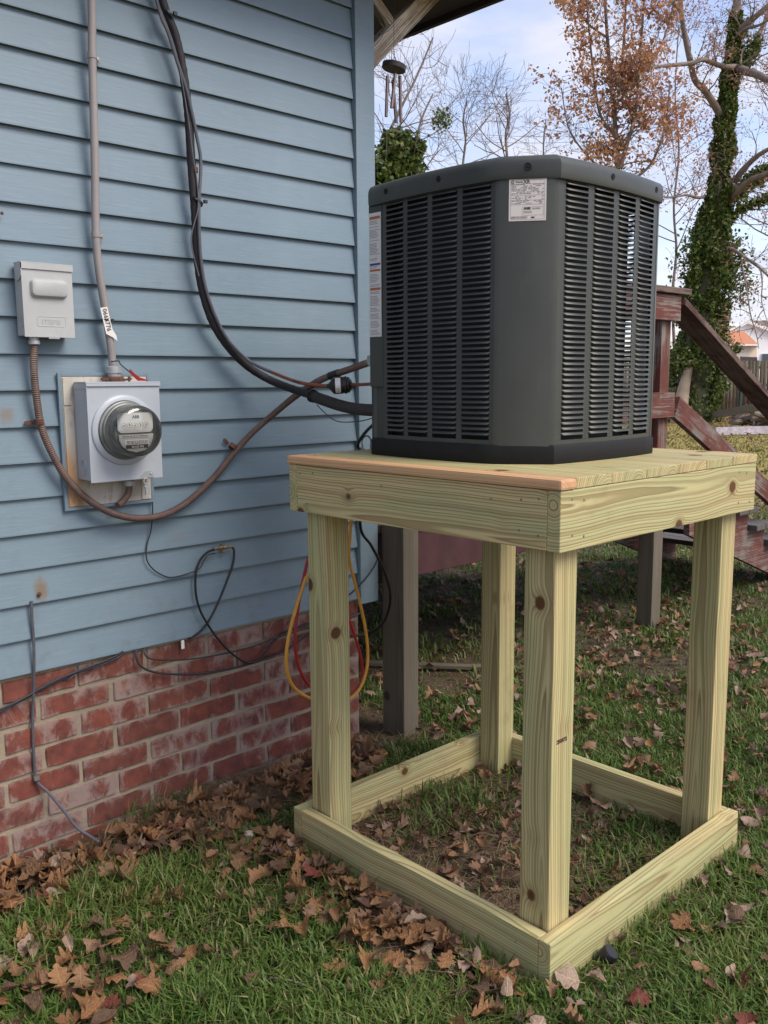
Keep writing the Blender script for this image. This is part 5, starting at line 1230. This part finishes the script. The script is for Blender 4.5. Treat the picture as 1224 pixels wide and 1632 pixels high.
# vine-covered tree
def vine_tree():
    D = 30.0; k = D/FPX
    base = at(1104, 690, D); base[2] = 0
    t = thing('vine_covered_tree', 'tall tree with its trunk wrapped in green ivy, right of the orange tree', 'tree', loc=tuple(base)); O = base
    trunk = [(1104, 676), (1108, 600), (1118, 520), (1128, 440), (1136, 370), (1146, 300), (1152, 230), (1157, 160), (1164, 110), (1170, 60), (1174, 10), (1180, -60), (1178, -140)]
    P, R_ = limb(trunk, D, .34, .09); R_ = [.36-.27*i/len(P) if i < len(P)*.7 else .17*(1-(i/len(P)-.7)*1.6) for i in range(len(P))]
    P[0][2] = -.1
    out = [(P, R_, 0)]
    limbs = [([(1152, 190), (1139, 168), (1124, 145), (1108, 128), (1100, 98), (1092, 60), (1086, 20), (1084, -30), (1080, -90)], .13, .05, -2),
             ([(1178, 105), (1160, 107), (1140, 102), (1120, 95), (1100, 101), (1070, 104), (1040, 108), (1010, 118), (985, 131)], .10, .03, -4),
             ([(1172, 108), (1190, 114), (1205, 118), (1224, 127), (1250, 140)], .15, .08, -3),
             ([(1180, 110), (1192, 95), (1203, 70), (1212, 50), (1230, 10)], .14, .06, 1), ([(1176, 70), (1184, 45), (1200, 30), (1226, 8), (1260, -20)], .15, .06, -1),
             ([(1163, 325), (1176, 305), (1195, 288), (1215, 280), (1240, 270)], .12, .08, -2), ([(1160, 352), (1176, 338), (1196, 326), (1214, 318), (1240, 305)], .11, .06, 2),
             ([(1170, 290), (1185, 270), (1205, 250), (1230, 235)], .12, .06, -1), ([(1126, 313), (1112, 315), (1095, 311), (1075, 314), (1056, 314)], .06, .02, -2),
             ([(1172, 60), (1190, 45), (1210, 40), (1240, 22)], .07, .03, -3), ([(1150, 396), (1168, 398), (1190, 412), (1212, 428), (1230, 446)], .07, .03, -3),
             ([(1180, 404), (1184, 430), (1190, 460), (1196, 500), (1206, 535), (1209, 555)], .035, .01, -4), ([(1212, 428), (1215, 450), (1214, 480), (1222, 510)], .03, .01, -4),
             ([(1086, 20), (1060, -10), (1020, -40)], .07, .03, -2), ([(1180, -60), (1220, -110), (1260, -150)], .07, .03, 2)]
    tips = []
    rg = np.random.default_rng(11)
    for pl, a, b, dv_ in limbs:
        P2, R2 = limb(pl, D, a, b, dv_); out.append((P2, R2, 1))
        for j in range(3, len(P2)-1, 3):
            dd = P2[j+1]-P2[j]; sd = rg.normal(0, 1, 3); sd[2] = abs(sd[2])*.6
            grow(P2[j], dd/np.linalg.norm(dd)*.5+sd*.6, rg.uniform(.7, 1.5), max(.016, R2[j]*.25), 3, 5, rg, wig=.3, nkids=(2, 3), out=out, tips=tips, up=.05)
    for j in range(14, len(P)-2, 2):
        sd = rg.normal(0, 1, 3); grow(P[j], sd, rg.uniform(.6, 1.4), .02, 3, 5, rg, wig=.35, nkids=(2, 3), out=out, tips=tips, up=.05)
    branch_mesh('trunk', [out[0]], BARK, t, O); branch_mesh('limb', out[1:], BARK, t, O, .0055)
    # ivy: leaves round the trunk, thick low down, thin higher up
    prof_y = [(676, 52), (640, 58), (600, 62), (560, 60), (500, 58), (450, 50), (410, 42), (370, 36), (330, 28), (290, 24), (240, 23), (200, 21), (160, 19), (120, 16), (80, 13), (40, 9), (0, 7)]
    def rad(y): return .86*float(np.interp(y, [a for a, b in prof_y][::-1], [b for a, b in prof_y][::-1]))*k
    C = []
    pxs = np.array([(a, b) for a, b in trunk], float)
    for _ in range(46000):
        y = 20+660*rg.random()**.8; x = np.interp(y, pxs[::-1, 1], pxs[::-1, 0]); c = at(x, y, D)
        a = rg.uniform(0, 2*math.pi)
        R0 = rad(y)*(.72+.55*mnoise.noise(Vector((math.cos(a)*1.7, math.sin(a)*1.7, c[2]*1.3)))+.35*mnoise.noise(Vector((math.cos(a)*4, math.sin(a)*4, c[2]*3.1))))
        R0 = max(R0, .2)*rg.uniform(.78, 1.04)
        if y > 585 and math.cos(a) < -0.1 and rg.random() < .8: continue
        C.append((c[0]+R0*math.cos(a), c[1]+R0*math.sin(a), c[2]+rg.normal(0, .05)))
    for pl, n_, w in (([(1163, 325), (1195, 288), (1226, 272)], 1300, .28), ([(1160, 352), (1196, 326), (1226, 316)], 700, .16), ([(1180, 110), (1192, 95), (1205, 66)], 700, .25), ([(1176, 100), (1172, 60), (1186, 44)], 600, .3), ([(1130, 360), (1105, 400), (1096, 440)], 900, .5), ([(1160, 390), (1172, 420), (1180, 470)], 900, .45)):
        P2, _ = limb(pl, D, 1, 1)
        for _ in range(n_):
            p = P2[rg.integers(len(P2))]; C.append(tuple(p+rg.normal(0, w*.55, 3)))
    leaf_quads('ivy', C, .14, IVYM, t, O)
    L2 = [tuple(tips[i][0]+rg.normal(0, .10, 3)) for i in rg.integers(0, len(tips), 2600)]
    leaf_quads('sparse_leaves', L2, .085, AUTUMN2, t, O)
    # dark core added inside the ivy so no sky shows through the leaves
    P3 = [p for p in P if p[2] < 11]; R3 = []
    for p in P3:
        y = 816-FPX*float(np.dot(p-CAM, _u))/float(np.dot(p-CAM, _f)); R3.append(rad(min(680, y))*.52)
    branch_mesh('ivy_filler_core', [(P3, R3, 0)], flat('dark_ivy_filler', (.05, .05, .025), .9, .4, 7), t, O)
    bole, Rb = limb([(1082, 676), (1086, 640), (1093, 605), (1102, 575)], D-.6, .30, .10); branch_mesh('root_flare', [(bole, Rb, 0)], flat('pale_bark', (.32, .25, .18), .9, .2, 5), t, O)
vine_tree()

def autumn_tree():
    D = 22.0; rg = np.random.default_rng(5); base = at(985, 700, D); base[2] = 0
    t = thing('autumn_tree', 'young tree full of orange-red autumn leaves above the air conditioner', 'tree', loc=tuple(base)); O = base
    out, tips = [], []
    stems = [([(987, 660), (986, 400), (984, 268), (983, 230), (976, 150), (968, 60), (962, -40), (958, -130)], .085, .025),
             ([(988, 268), (1000, 228), (1012, 185), (1018, 120), (1024, 40), (1030, -60)], .06, .02), ([(996, 240), (980, 214), (960, 190), (950, 150), (942, 80), (935, 0), (930, -80)], .05, .015),
             ([(1010, 190), (1000, 160), (992, 110), (996, 40), (1000, -60)], .05, .02), ([(986, 300), (1030, 270), (1050, 235), (1062, 190), (1068, 130)], .04, .015),
             ([(984, 290), (950, 262), (925, 235), (905, 200), (895, 140)], .035, .012), ([(968, 60), (940, 40), (915, 10), (905, -40)], .03, .01), ([(1018, 120), (1045, 90), (1062, 50), (1075, 0)], .035, .012)]
    for pl, a, b in stems:
        P, R_ = limb(pl, D, a, b, rg.uniform(-.6, .6) if a < .1 else 0); out.append((P, R_, 0))
        for j in range(4, len(P)-1, 1):
            y = 816-FPX*float(np.dot(P[j]-CAM, _u))/float(np.dot(P[j]-CAM, _f))
            if y > 330: continue
            for _ in range(2):
                sd = rg.normal(0, 1, 3); sd /= np.linalg.norm(sd); sd[2] = abs(sd[2])*.7+.1
                grow(P[j], sd, rg.uniform(.45, .95), max(.008, R_[j]*.3), 4, 5, rg, wig=.25, nkids=(3, 4), out=out, tips=tips, up=.12, lenk=.6)
    P0 = out[0]; P0[0][0][2] = -.1
    branch_mesh('trunk', [out[0]], BARK, t, O); branch_mesh('branches', out[1:], TWIG, t, O, .004)
    ct = np.array([p for p, _ in tips])
    idx = rg.integers(0, len(ct), 13000)
    C = ct[idx]+rg.normal(0, .085, (len(idx), 3))
    dens = np.array([mnoise.noise(Vector(tuple(c*1.1))) for c in C]); C = C[dens+rg.normal(0, .12, len(C)) > -.12]
    leaf_quads('foliage', C, .105, AUTUMN, t, O)
autumn_tree()

def bare_tree(name_label, pl, D, r0, seed, n=10, ln=2.2, levels=4, leaves=0, px_label=None, cat='tree', grp='bare winter trees behind the yard', mat=TWIG, rmin=.0055, up=.10, spread=.75):
    rg = np.random.default_rng(seed); base = at(pl[0][0], 605+1.459*FPX/D, D); base[2] = 0
    t = thing('bare_tree', name_label, cat, grp, loc=tuple(base)); O = base; out, tips = [], []
    P, R_ = limb(pl, D, r0, r0*.35); P.insert(0, np.array([base[0], base[1], -.1])); R_.insert(0, r0*1.2)
    out.append((P, R_, 0))
    m = len(P)
    for j in range(n):
        i = int(m*(.35+.63*j/n)); i = min(i, m-2); dd = P[i+1]-P[i]; dd /= np.linalg.norm(dd)
        sd = rg.normal(0, 1, 3); sd -= dd*np.dot(sd, dd); sd /= np.linalg.norm(sd)
        grow(P[i], dd*.55+sd*.8, ln*(1.1-.5*j/n), R_[i]*.5, 1, levels-1, rg, wig=.2, nkids=(3, 5), out=out, tips=tips, up=up, spread=spread)
    branch_mesh('trunk', [out[0]], BARK, t, O, rmin); branch_mesh('branches', out[1:], mat, t, O, rmin)
    if leaves:
        ct = np.array([p for p, _ in tips]); leaf_quads('sparse_leaves', ct[rg.integers(0, len(ct), leaves)]+rg.normal(0, .12, (leaves, 3)), .10, AUTUMN2, t, O)
    return t
bare_tree('bare branching tree just above the top left of the unit', [(735, 400), (736, 300), (738, 260), (742, 225), (738, 190), (745, 160)], 34, .06, 21, 12, 2.2)
bare_tree('small bare tree with rounded twiggy crown above the unit centre', [(806, 400), (807, 300), (808, 250), (806, 215), (812, 180), (806, 150)], 36, .075, 22, 13, 1.9)
bare_tree('larger bare tree reaching up beside the wind chime', [(560, 420), (590, 300), (612, 230), (640, 170), (665, 120), (690, 60)], 27, .065, 23, 12, 2.0, up=.16)
bare_tree('thin bare sapling between the wind chime and the ivy mound', [(640, 400), (650, 300), (660, 240), (672, 190), (690, 150)], 31, .07, 24, 9, 1.8)
bare_tree('bare tree with a few reddish leaves at the right edge behind the vine-covered tree', [(1250, 560), (1246, 480), (1250, 400), (1244, 320), (1250, 240), (1240, 120), (1238, 20)], 40, .10, 25, 20, 3.2, leaves=1900)
bare_tree('faint bare tree with pale red leaves between the orange tree and the vine-covered tree', [(1075, 560), (1072, 470), (1078, 400), (1074, 330), (1082, 240), (1076, 150), (1082, 40)], 38, .07, 26, 18, 2.3, leaves=3400)
bare_tree('slender bare tree just left of the orange tree', [(868, 400), (870, 320), (868, 270), (866, 230), (870, 190)], 40, .06, 27, 8, 1.6)
def ivy_stump():
    D = 24; rg = np.random.default_rng(31); base = at(636, 690, D); base[2] = 0; O = base
    t = thing('ivy_covered_tree', 'rounded dark green ivy-covered tree right of the house corner', 'tree', loc=tuple(base)); k = D/FPX
    P, R_ = limb([(628, 690), (630, 450), (632, 320), (640, 250), (642, 215)], D, .3, .12); P[0][2] = -.1; branch_mesh('trunk', [(P, R_, 0)], BARK, t, O)
    C = []
    blobs = [(640, 240, 36), (610, 265, 34), (655, 272, 26), (628, 300, 46), (600, 300, 40), (665, 236, 14), (625, 226, 20), (618, 350, 50), (650, 340, 30), (610, 420, 44), (600, 500, 46), (606, 580, 40)]
    for bx, by, br_ in blobs:
        c = at(bx, by, D); R0 = br_*k
        for _ in range(int(26*br_)):
            v = rg.normal(0, 1, 3); v /= np.linalg.norm(v); q = R0*(rg.uniform(.45, 1.0)+.22*mnoise.noise(Vector(tuple(v*2.3+c*.5)))); C.append(tuple(c+v*q))
    leaf_quads('ivy', C, .15, IVYM, t, O)
    out = []
    for _ in range(12): grow(at(rg.uniform(600, 670), rg.uniform(210, 300), D-.3), rg.normal(0, 1, 3)+np.array([0, 0, .3]), 1.0, .012, 3, 4, rg, out=out)
    branch_mesh('twigs', out, TWIG, t, O, .004)
ivy_stump()
# clump of mistletoe-like leaves in the bare tree
rg = np.random.default_rng(3); c = at(704, 190, 27); C = c+rg.normal(0, .16, (260, 3)); 
o = leaf_quads('mistletoe', C, .10, IVYM, None, np.array(c), kind=None); o.location = tuple(c); tag(o, 'small round green leaf clump high in the bare branches', 'mistletoe', kind='stuff')
for i, (y0, y1, nm) in enumerate(((205, 207, 'upper thin utility wire crossing behind the wind chime'), (192, 198, 'lower thin utility wire crossing behind the wind chime'))):
    a, b = at(500, y0-8, 42+i), at(1000, y1+16, 60+i); m_ = (a+b)/2-np.array([0, 0, .5]); mb = MB(); mb.tube(smooth_path([Vector(a-a), Vector(m_-a), Vector(b-a)], 10), .012, 4)
    tag(mb.build('utility_wire', DARKCABLE, loc=tuple(a)), nm, 'wire', 'overhead utility wires')

# ================================================================== GRASS AND LEAVES
def in_stand(x, y, m=0.0): return (x > -.008-m) & (x < PW+m) & (y > -.004-m) & (y < PD+m)
NX = 4096
_gn = {}
def dens_noise(x, y, s, z): return np.array([mnoise.noise(Vector((a*s, b*s, z))) for a, b in zip(x, y)])
def gh(x, y): return np.array([ground_h(a, b) for a, b in zip(x, y)])
def sample(n, r0, r1, pw=1.0, half=33):
    a = YAW+np.radians(rng.uniform(-half, half, n)); r = r0+(r1-r0)*rng.random(n)**pw
    return CAM[0]+r*np.cos(a), CAM[1]+r*np.sin(a)
def keep_out(x, y):
    k = (y > WALL_Y+.02) & (x < .80)
    k |= (x > -.02) & (x < PW+.01) & (((y > -.012) & (y < T2+.004)) | ((y > PD-T2) & (y < PD+.012)))
    k |= (y > -.012) & (y < PD+.012) & (((x > -.018) & (x < T2)) | ((x > PW-T2-.004) & (x < PW+.004)))
    for (px, py) in posts: k |= (x > px-.003) & (x < px+PS+.003) & (y > py-.003) & (y < py+PS+.003)
    k |= (x > .80) & (x < .90) & (y > 1.34) & (y < 1.48)
    k |= (x > 3.02) & (x < 3.14) & (y > 1.49) & (y < 1.61)
    return k
def dirt(x, y):      # bare or leaf-covered soil, 0..1
    d = np.zeros(len(x))
    d = np.maximum(d, np.clip((y-(1.13+.10*dens_noise(x, y, 2.0, 7)))/.12, 0, 1)*(x < 1.0))         # strip by the wall
    ins = in_stand(x, y); d = np.where(ins, np.maximum(d, np.clip(1.0-1.1*np.abs(dens_noise(x, y, 1.9, 2)), 0, 1)), d)
    d = np.where(ins & (x < .55), np.maximum(d, .93), d); d = np.where(ins & (x > .55) & (y > .30), np.maximum(d*.75, .55), d)
    d = np.maximum(d, np.clip(1-np.hypot(x-2.7, (y-1.0)*1.4)/.55, 0, .9))
    d = np.maximum(d, np.clip((.16-np.abs(x+.10))/.1, 0, .75)*((y > .05) & (y < 1.1)))
    shade = (x > .9) & (x < 3.5) & (y > 1.55) & (y < 4.4); d = np.where(shade, np.maximum(d, .55), d)
    return d
def blades(name, n, r0, r1, hmin, hmax, w, mat, pw=1.0, label='', straw=False, half=33, force=None):
    x, y = sample(n, r0, r1, pw, half)
    if force is not None: x, y = force(n)
    k = ~keep_out(x, y); x, y = x[k], y[k]
    dd = dirt(x, y); cl = dens_noise(x, y, 3.1, 11)
    if straw: k = rng.random(len(x)) < np.clip(dd*.7+.12, 0, 1)
    else: k = rng.random(len(x)) > np.clip(dd*1.05-cl*.55, 0, .985)
    x, y, cl = x[k], y[k], cl[k]; n = len(x); z = gh(x, y)
    patch = dens_noise(x, y, 1.4, 5)
    h = rng.uniform(hmin, hmax, n)*np.clip(1+.75*cl+.5*patch, .45, 1.7); a = rng.uniform(0, 2*np.pi, n); lean = rng.uniform(.2, 1.25, n) if not straw else rng.uniform(1.2, 3.0, n)
    dx_, dy_ = np.cos(a), np.sin(a); px_, py_ = -np.sin(a), np.cos(a)
    tw = rng.uniform(-.6, .6, n); wx, wy = np.cos(a+np.pi/2+tw), np.sin(a+np.pi/2+tw)
    w_ = w*rng.uniform(.6, 1.3, n)
    B = np.stack([x, y, z-.004], 1); Wv = np.stack([wx, wy, np.zeros(n)], 1)*w_[:, None]*.5
    f1, f2 = .45, 1.0
    M_ = B+np.stack([dx_*h*lean*.28, dy_*h*lean*.28, h*.55/(1+.25*lean)], 1)
    T_ = B+np.stack([dx_*h*lean*.85, dy_*h*lean*.85, h*.98/(1+.7*lean)], 1)
    V = np.stack([B-Wv, B+Wv, M_+Wv*.85, M_-Wv*.85, T_], 1).reshape(-1, 3); i = np.arange(n)*5
    Q = np.stack([i, i+1, i+2, i+3], 1); T3 = np.stack([i+3, i+2, i+4], 1)
    r_ = np.clip(rng.normal(.38, .17, n)+.35*patch, 0, 1); r_ = np.where(rng.random(n) < .035, 1.0, np.minimum(r_, .86)) if not straw else rng.random(n)
    o = put(name, mesh_np(name, V, Q, T3, mat, np.repeat(r_, 5)))
    tag(o, label, 'grass' if not straw else 'straw', kind='stuff'); return o
blades('grass', 150000, 1.45, 4.2, .022, .072, .0056, GRASSM, 1.15, 'short green lawn grass round the stand and along the house')
blades('grass', 105000, 4.2, 11.0, .03, .07, .009, GRASSM, 1.0, 'green grass of the middle lawn beyond the stand')
blades('grass', 60000, 11.0, 34.0, .04, .09, .03, GRASSF, .9, 'yellowish lawn grass in the far yard, sunlight put into its colour')
blades('dry_straw', 42000, 1.45, 4.6, .03, .085, .0022, STRAWM, 1.0, 'dry straw and roots over the bare soil by the wall and in the stand', straw=True)

blades('weeds', 900, 0, 1, .06, .15, .0030, GRASSM, label='thin tall weeds growing against the brick foundation', force=lambda n: (rng.choice([-.30, -.12, .02, .16], n)+rng.normal(0, .05, n), 1.46-np.abs(rng.normal(0, .03, n))))
blades('straw_clump', 3200, 0, 1, .05, .12, .0022, STRAWM, label='clump of dry straw lying at the foot of the brick wall', straw=True, force=lambda n: (rng.normal(.02, .11, n), 1.36+rng.normal(0, .05, n)))
# soil crumbs inside the stand and along the wall
def crumbs():
    n = 9000; x, y = sample(n, 1.5, 4.4); k = (~keep_out(x, y)) & (rng.random(n) < dirt(x, y)**1.5); x, y = x[k], y[k]; n = len(x)
    s = (.0025+.008*rng.random(n)**3)[:, None, None]
    oc = np.array([(1, 0, 0), (-1, 0, 0), (0, 1, 0), (0, -1, 0), (0, 0, .8), (0, 0, -.8)]); C = np.stack([x, y, gh(x, y)+.002], 1)[:, None, :]
    V = (C+oc[None]*s*rng.uniform(.6, 1.3, (n, 6, 1))).reshape(-1, 3); f = np.array([(0, 2, 4), (2, 1, 4), (1, 3, 4), (3, 0, 4), (2, 0, 5), (1, 2, 5), (3, 1, 5), (0, 3, 5)])
    T3 = (f[None]+(np.arange(n)*6)[:, None, None]).reshape(-1, 3)
    o = put('soil_crumbs', mesh_np('soil_crumbs', V, np.zeros((0, 4), int), T3, flat('dark_soil', (.06, .042, .032), .95, .3, 90))); tag(o, 'loose dark soil crumbs inside the stand and by the wall', 'soil', kind='stuff')
crumbs()
# fallen leaves
def leaf_shape(kind, seed):
    """midrib along +X; returns verts, quads.  kind 0 lobed oak, 1 oval, 2 maple-like broad"""
    rg = np.random.default_rng(seed); n = 13; V = []; Q = []
    cu, cv, tw = rg.uniform(-2.2, 2.6), rg.uniform(-1.6, 2.8), rg.uniform(-1.6, 1.6)
    for i in range(n):
        t = i/(n-1); x = t-.5
        if kind == 0:
            env = .33*math.sin(math.pi*min(1, t*1.01)**.8)+.015; lob = .26+.74*abs(math.sin(math.pi*t*3.6+.30))**.9; w = env*lob*1.3
        elif kind == 1: w = .26*math.sin(math.pi*t)**.75+.006
        else: w = (.50*math.sin(math.pi*t**.75)+.01)*(.55+.45*abs(math.sin(math.pi*t*2.6+.5)))
        wl, wr = w*rg.uniform(.85, 1.15), w*rg.uniform(.85, 1.15); sweep = .10*w/.3 if kind == 0 else 0.0
        for (s_, f_) in ((-wl, 1.0), (-wl*.5, .5), (0, 0), (wr*.5, .5), (wr, 1.0)):
            xx = x+sweep*f_; yy = s_; zz = cv*s_*s_*1.5+cu*.18*(xx*xx)*2-.03*(1 if abs(s_) < 1e-6 else 0)+tw*xx*yy*.8+rg.normal(0, .012)*f_
            V.append((xx, yy, zz))
    for i in range(n-1):
        for j in range(4): Q.append((i*5+j, (i+1)*5+j, (i+1)*5+j+1, i*5+j+1))
    b = len(V); V += [(-.5, -.008, .0), (-.5, .008, .0), (-.70, .006, .04), (-.70, -.006, .04)]; Q.append((b, b+1, b+2, b+3))
    V = np.array(V); V[:, 2] -= V[:, 2].min()*.5; return V, Q
LK = [(0, 1), (0, 2), (0, 3), (0, 4), (0, 5), (0, 6), (1, 7), (1, 8), (2, 9), (2, 10), (2, 11), (0, 12), (1, 13), (0, 14), (0, 15), (2, 16), (1, 17)]
LSH = [leaf_shape(a, b) for a, b in LK]
lmats = [(LEAF_DARK, 'dark-brown'), (LEAF_ORNG, 'orange-brown'), (LEAF_BRWN, 'mid-brown'), (LEAF_PINK, 'pinkish'), (LEAF_RED, 'reddish')]
LME = {}
for si, (V, Q) in enumerate(LSH):
    for mi, (mt_, _) in enumerate(lmats):
        me = bpy.data.meshes.new('fallen_leaf'); me.from_pydata([tuple(v) for v in V], [], Q); me.materials.append(mt_); me.polygons.foreach_set('use_smooth', [True]*len(Q)); me.update(); LME[si, mi] = me
def leaf_places():
    P = []
    def add(n, fx, s0, s1, pal, lift=.012, pile=0.0):
        s0 *= .78; s1 *= .78
        for _ in range(n):
            x, y = fx(); 
            if keep_out(np.array([x]), np.array([y]))[0]: continue
            P.append((x, y, ground_h(x, y)+lift+random.uniform(0, 1)**2*pile, random.uniform(s0, s1), random.choices(range(5), pal)[0]))
    U = random.uniform; G_ = random.gauss
    oak = (2, 7, 4, 1.2, .5); mixd = (5, 3, 5, 4, .8); far = (3, 4, 4, 4, 1)
    add(520, lambda: (U(-1.3, .62), 1.40-abs(G_(0, .125))), .055, .105, oak, .012, .035)             # drift along the wall
    add(150, lambda: (G_(-.16, .10), U(.25, 1.2)), .05, .095, oak, .010, .04)
    add(160, lambda: ((lambda t: (-.055-abs(G_(0, .05)), .02+t*1.0))(random.random())), .045, .09, (4, 6, 5, 3, .4), .012, .05)   # against the base
    add(85, lambda: (G_(-.86, .16), G_(.86, .20)), .055, .10, oak, .014, .03)                       # lower left heap
    add(110, lambda: (U(-1.1, .0), U(-.2, 1.2)), .035, .075, mixd, .018, .01)
    add(430, lambda: (U(-.6, 1.9), U(-.9, .1)), .035, .085, (3, 4, 4, 5, 2), .018, .02)
    add(330, lambda: (U(.06, .9), U(.06, .93)), .03, .075, (8, 2, 5, 2.4, .5), .008, .02)             # inside the stand
    add(850, lambda: (U(.9, 3.4), U(-.6, 1.6)), .035, .085, far, .018, .02)
    add(700, lambda: (U(.85, 4.2), U(1.2, 4.6)), .04, .09, (5, 3, 5, 3, 1), .016, .02)
    add(1500, lambda: (U(2.5, 9), U(-.5, 7)), .045, .10, far, .02, .02)
    add(1500, lambda: (U(6, 20), U(1, 14)), .06, .12, (3, 6, 4, 4, 1), .03, .02)
    add(1700, lambda: (U(18, 34), U(5, 24)), .08, .15, (3, 7, 4, 2, 1), .04, .02)
    return P
PL = leaf_places()
def appsize(p):
    v = np.array(p[:3])-CAM; d = float(np.dot(v, _f)); 
    if d < .3: return 0
    x = 612+FPX*float(np.dot(v, _r))/d; y = 816-FPX*float(np.dot(v, _u))/d
    vis = -20 < x < 1244 and -20 < y < 1650
    return (p[3]/d) if vis else 0
order = sorted(range(len(PL)), key=lambda i: -appsize(PL[i])); near = order[:298]; rest_ = order[298:]
def leaf_where(x, y):
    if 0 < x < PW and 0 < y < PD:
        return 'inside the stand by ' + ('near post' if x < .5 and y < .4 else 'left post' if x < .5 else 'right post' if y < .5 else 'back post')
    if y > 1.02 and x < .8:
        return ['at the wall by left edge', 'under the grey cable end', 'midway along the brick wall', 'by the straw at the wall', 'between wall and left post', 'by the foundation corner'][int(np.searchsorted([-.72, -.5, -.25, 0.0, .35], x))]
    if x < -.45: return 'at the lower left corner' if y < .95 else 'left of the grass patch'
    if x <= -.012:
        if x > -.26 and y > 0: return 'against the base board ' + ['near end', 'midway', 'past midway', 'by left post'][int(np.searchsorted([.25, .5, .75], y))]
        return 'on the grass at bottom centre' if y < .45 else 'on the grass left of the stand'
    if y <= 0: return ['before the near corner', 'right of the near corner', 'beside the right base board', 'right of the stand'][int(np.searchsorted([.1, .4, .9], x))]
    return 'on the lawn beyond the stand' if x < 2.4 else 'on the lawn near the stairs'
shape_nm = {0: 'lobed', 1: 'oval', 2: 'broad'}
def leaf_rot(big): return (random.gauss(0, .32 if not big else .22), random.gauss(0, .32 if not big else .22), random.uniform(0, 6.283))
for i in near:
    x, y, z, s, ci = PL[i]; si = random.randrange(len(LSH))
    if ci in (1, 2): si = random.choice([0, 1, 2, 3, 4, 5, 11, 13, 14, 10])
    if ci == 3: si = random.choice([6, 7, 8, 9, 10, 12, 15, 16])
    o = put('fallen_leaf', LME[si, ci], None, (x, y, z+.3*s*.3), leaf_rot(True)); o.scale = (s, s*random.uniform(.85, 1.1), s)
    size = 'huge' if s > .078 else 'large' if s > .066 else 'medium' if s > .052 else 'small'
    yaw_ = o.rotation_euler.z-YAW; ca_, sa_ = math.cos(yaw_), math.sin(yaw_)
    pt = 'pointing away' if ca_ > .7 else 'pointing forward' if ca_ < -.7 else 'pointing left' if sa_ > 0 else 'pointing right'
    o['label'] = '%s %s %s leaf %s, %s' % (size, lmats[ci][1], shape_nm[LK[si][0]], pt, leaf_where(x, y)); o['category'] = 'leaf'; o['group'] = 'fallen leaves on the ground'
grp_ = {}
for o in [o for o in COL.objects if o.name.startswith('fallen_leaf')]: grp_.setdefault(o['label'], []).append(o)
def img_x(o):
    v = np.array(o.location)-CAM; return float(np.dot(v, _r))/float(np.dot(v, _f))
ORD = ['', 'second ', 'third ', 'fourth ', 'fifth ', 'sixth ', 'seventh ', 'eighth ', 'ninth ', 'tenth ']
for lb, os_ in grp_.items():
    if len(os_) < 2: continue
    os_.sort(key=img_x)
    for i, o in enumerate(os_):
        if i > 9: continue
        o['label'] = lb+(', leftmost such' if i == 0 else ', %sfrom left' % ORD[i])
V_, Q_, R_ = [], [], []; off = 0
cval = {0: .12, 1: .60, 2: .38, 3: 1.0, 4: .80}
from mathutils import Euler
for i in rest_:
    x, y, z, s, ci = PL[i]; si = random.randrange(len(LSH)); V, Q = LSH[si]
    Mr = np.array(Euler(leaf_rot(False)).to_matrix())
    v = (V*s)@Mr.T+np.array([x, y, z+.3*s*.3]); V_.append(v); Q_.append(np.array(Q)+off); off += len(v); R_.append(np.full(len(v), min(1, max(0, cval[ci]+random.uniform(-.12, .12)))))
o = put('leaf_litter', mesh_np('leaf_litter', np.concatenate(V_), np.concatenate(Q_), [], LEAF_ALL, np.concatenate(R_), True)); tag(o, 'brown and pinkish fallen leaves scattered over the whole yard', 'leaves', kind='stuff')
# pebble by the wall, twigs
mb = MB(); mb.lathe([(0, -.012), (.014, -.008), (.019, 0), (.015, .009), (0, .014)], (0, 0, 0), (.2, .1, 1), 10); o = mb.build('pebble', flat('pale_pebble', (.42, .33, .28), .7, .15, 60), smooth=True, loc=tuple(G_ if False else on(2, .02, 397, 1330))); tag(o, 'pale pinkish pebble among the leaves by the wall', 'stone')
for (pl, lab_) in (([(1138, 1571), (0, 0)], None),): pass
for (x0, y0, x1, y1, r_, lb) in ((430, 1558, 505, 1578, .0022, 'thin pale twig in the grass at the bottom'), (785, 1556, 800, 1608, .0035, 'dark twig poking out of the grass near the base corner'), (40, 1545, 60, 1600, .002, 'thin dry stem in the grass at the lower left')):
    a, b = Vector(on(2, .03, x0, y0)), Vector(on(2, .025, x1, y1)); mb = MB(); mb.tube(smooth_path([Vector((0, 0, 0)), (b-a)*.5+Vector((0, .004, .006)), b-a], 5), r_, 6); tag(mb.build('twig', TWIG, smooth=True, loc=a), lb, 'twig')
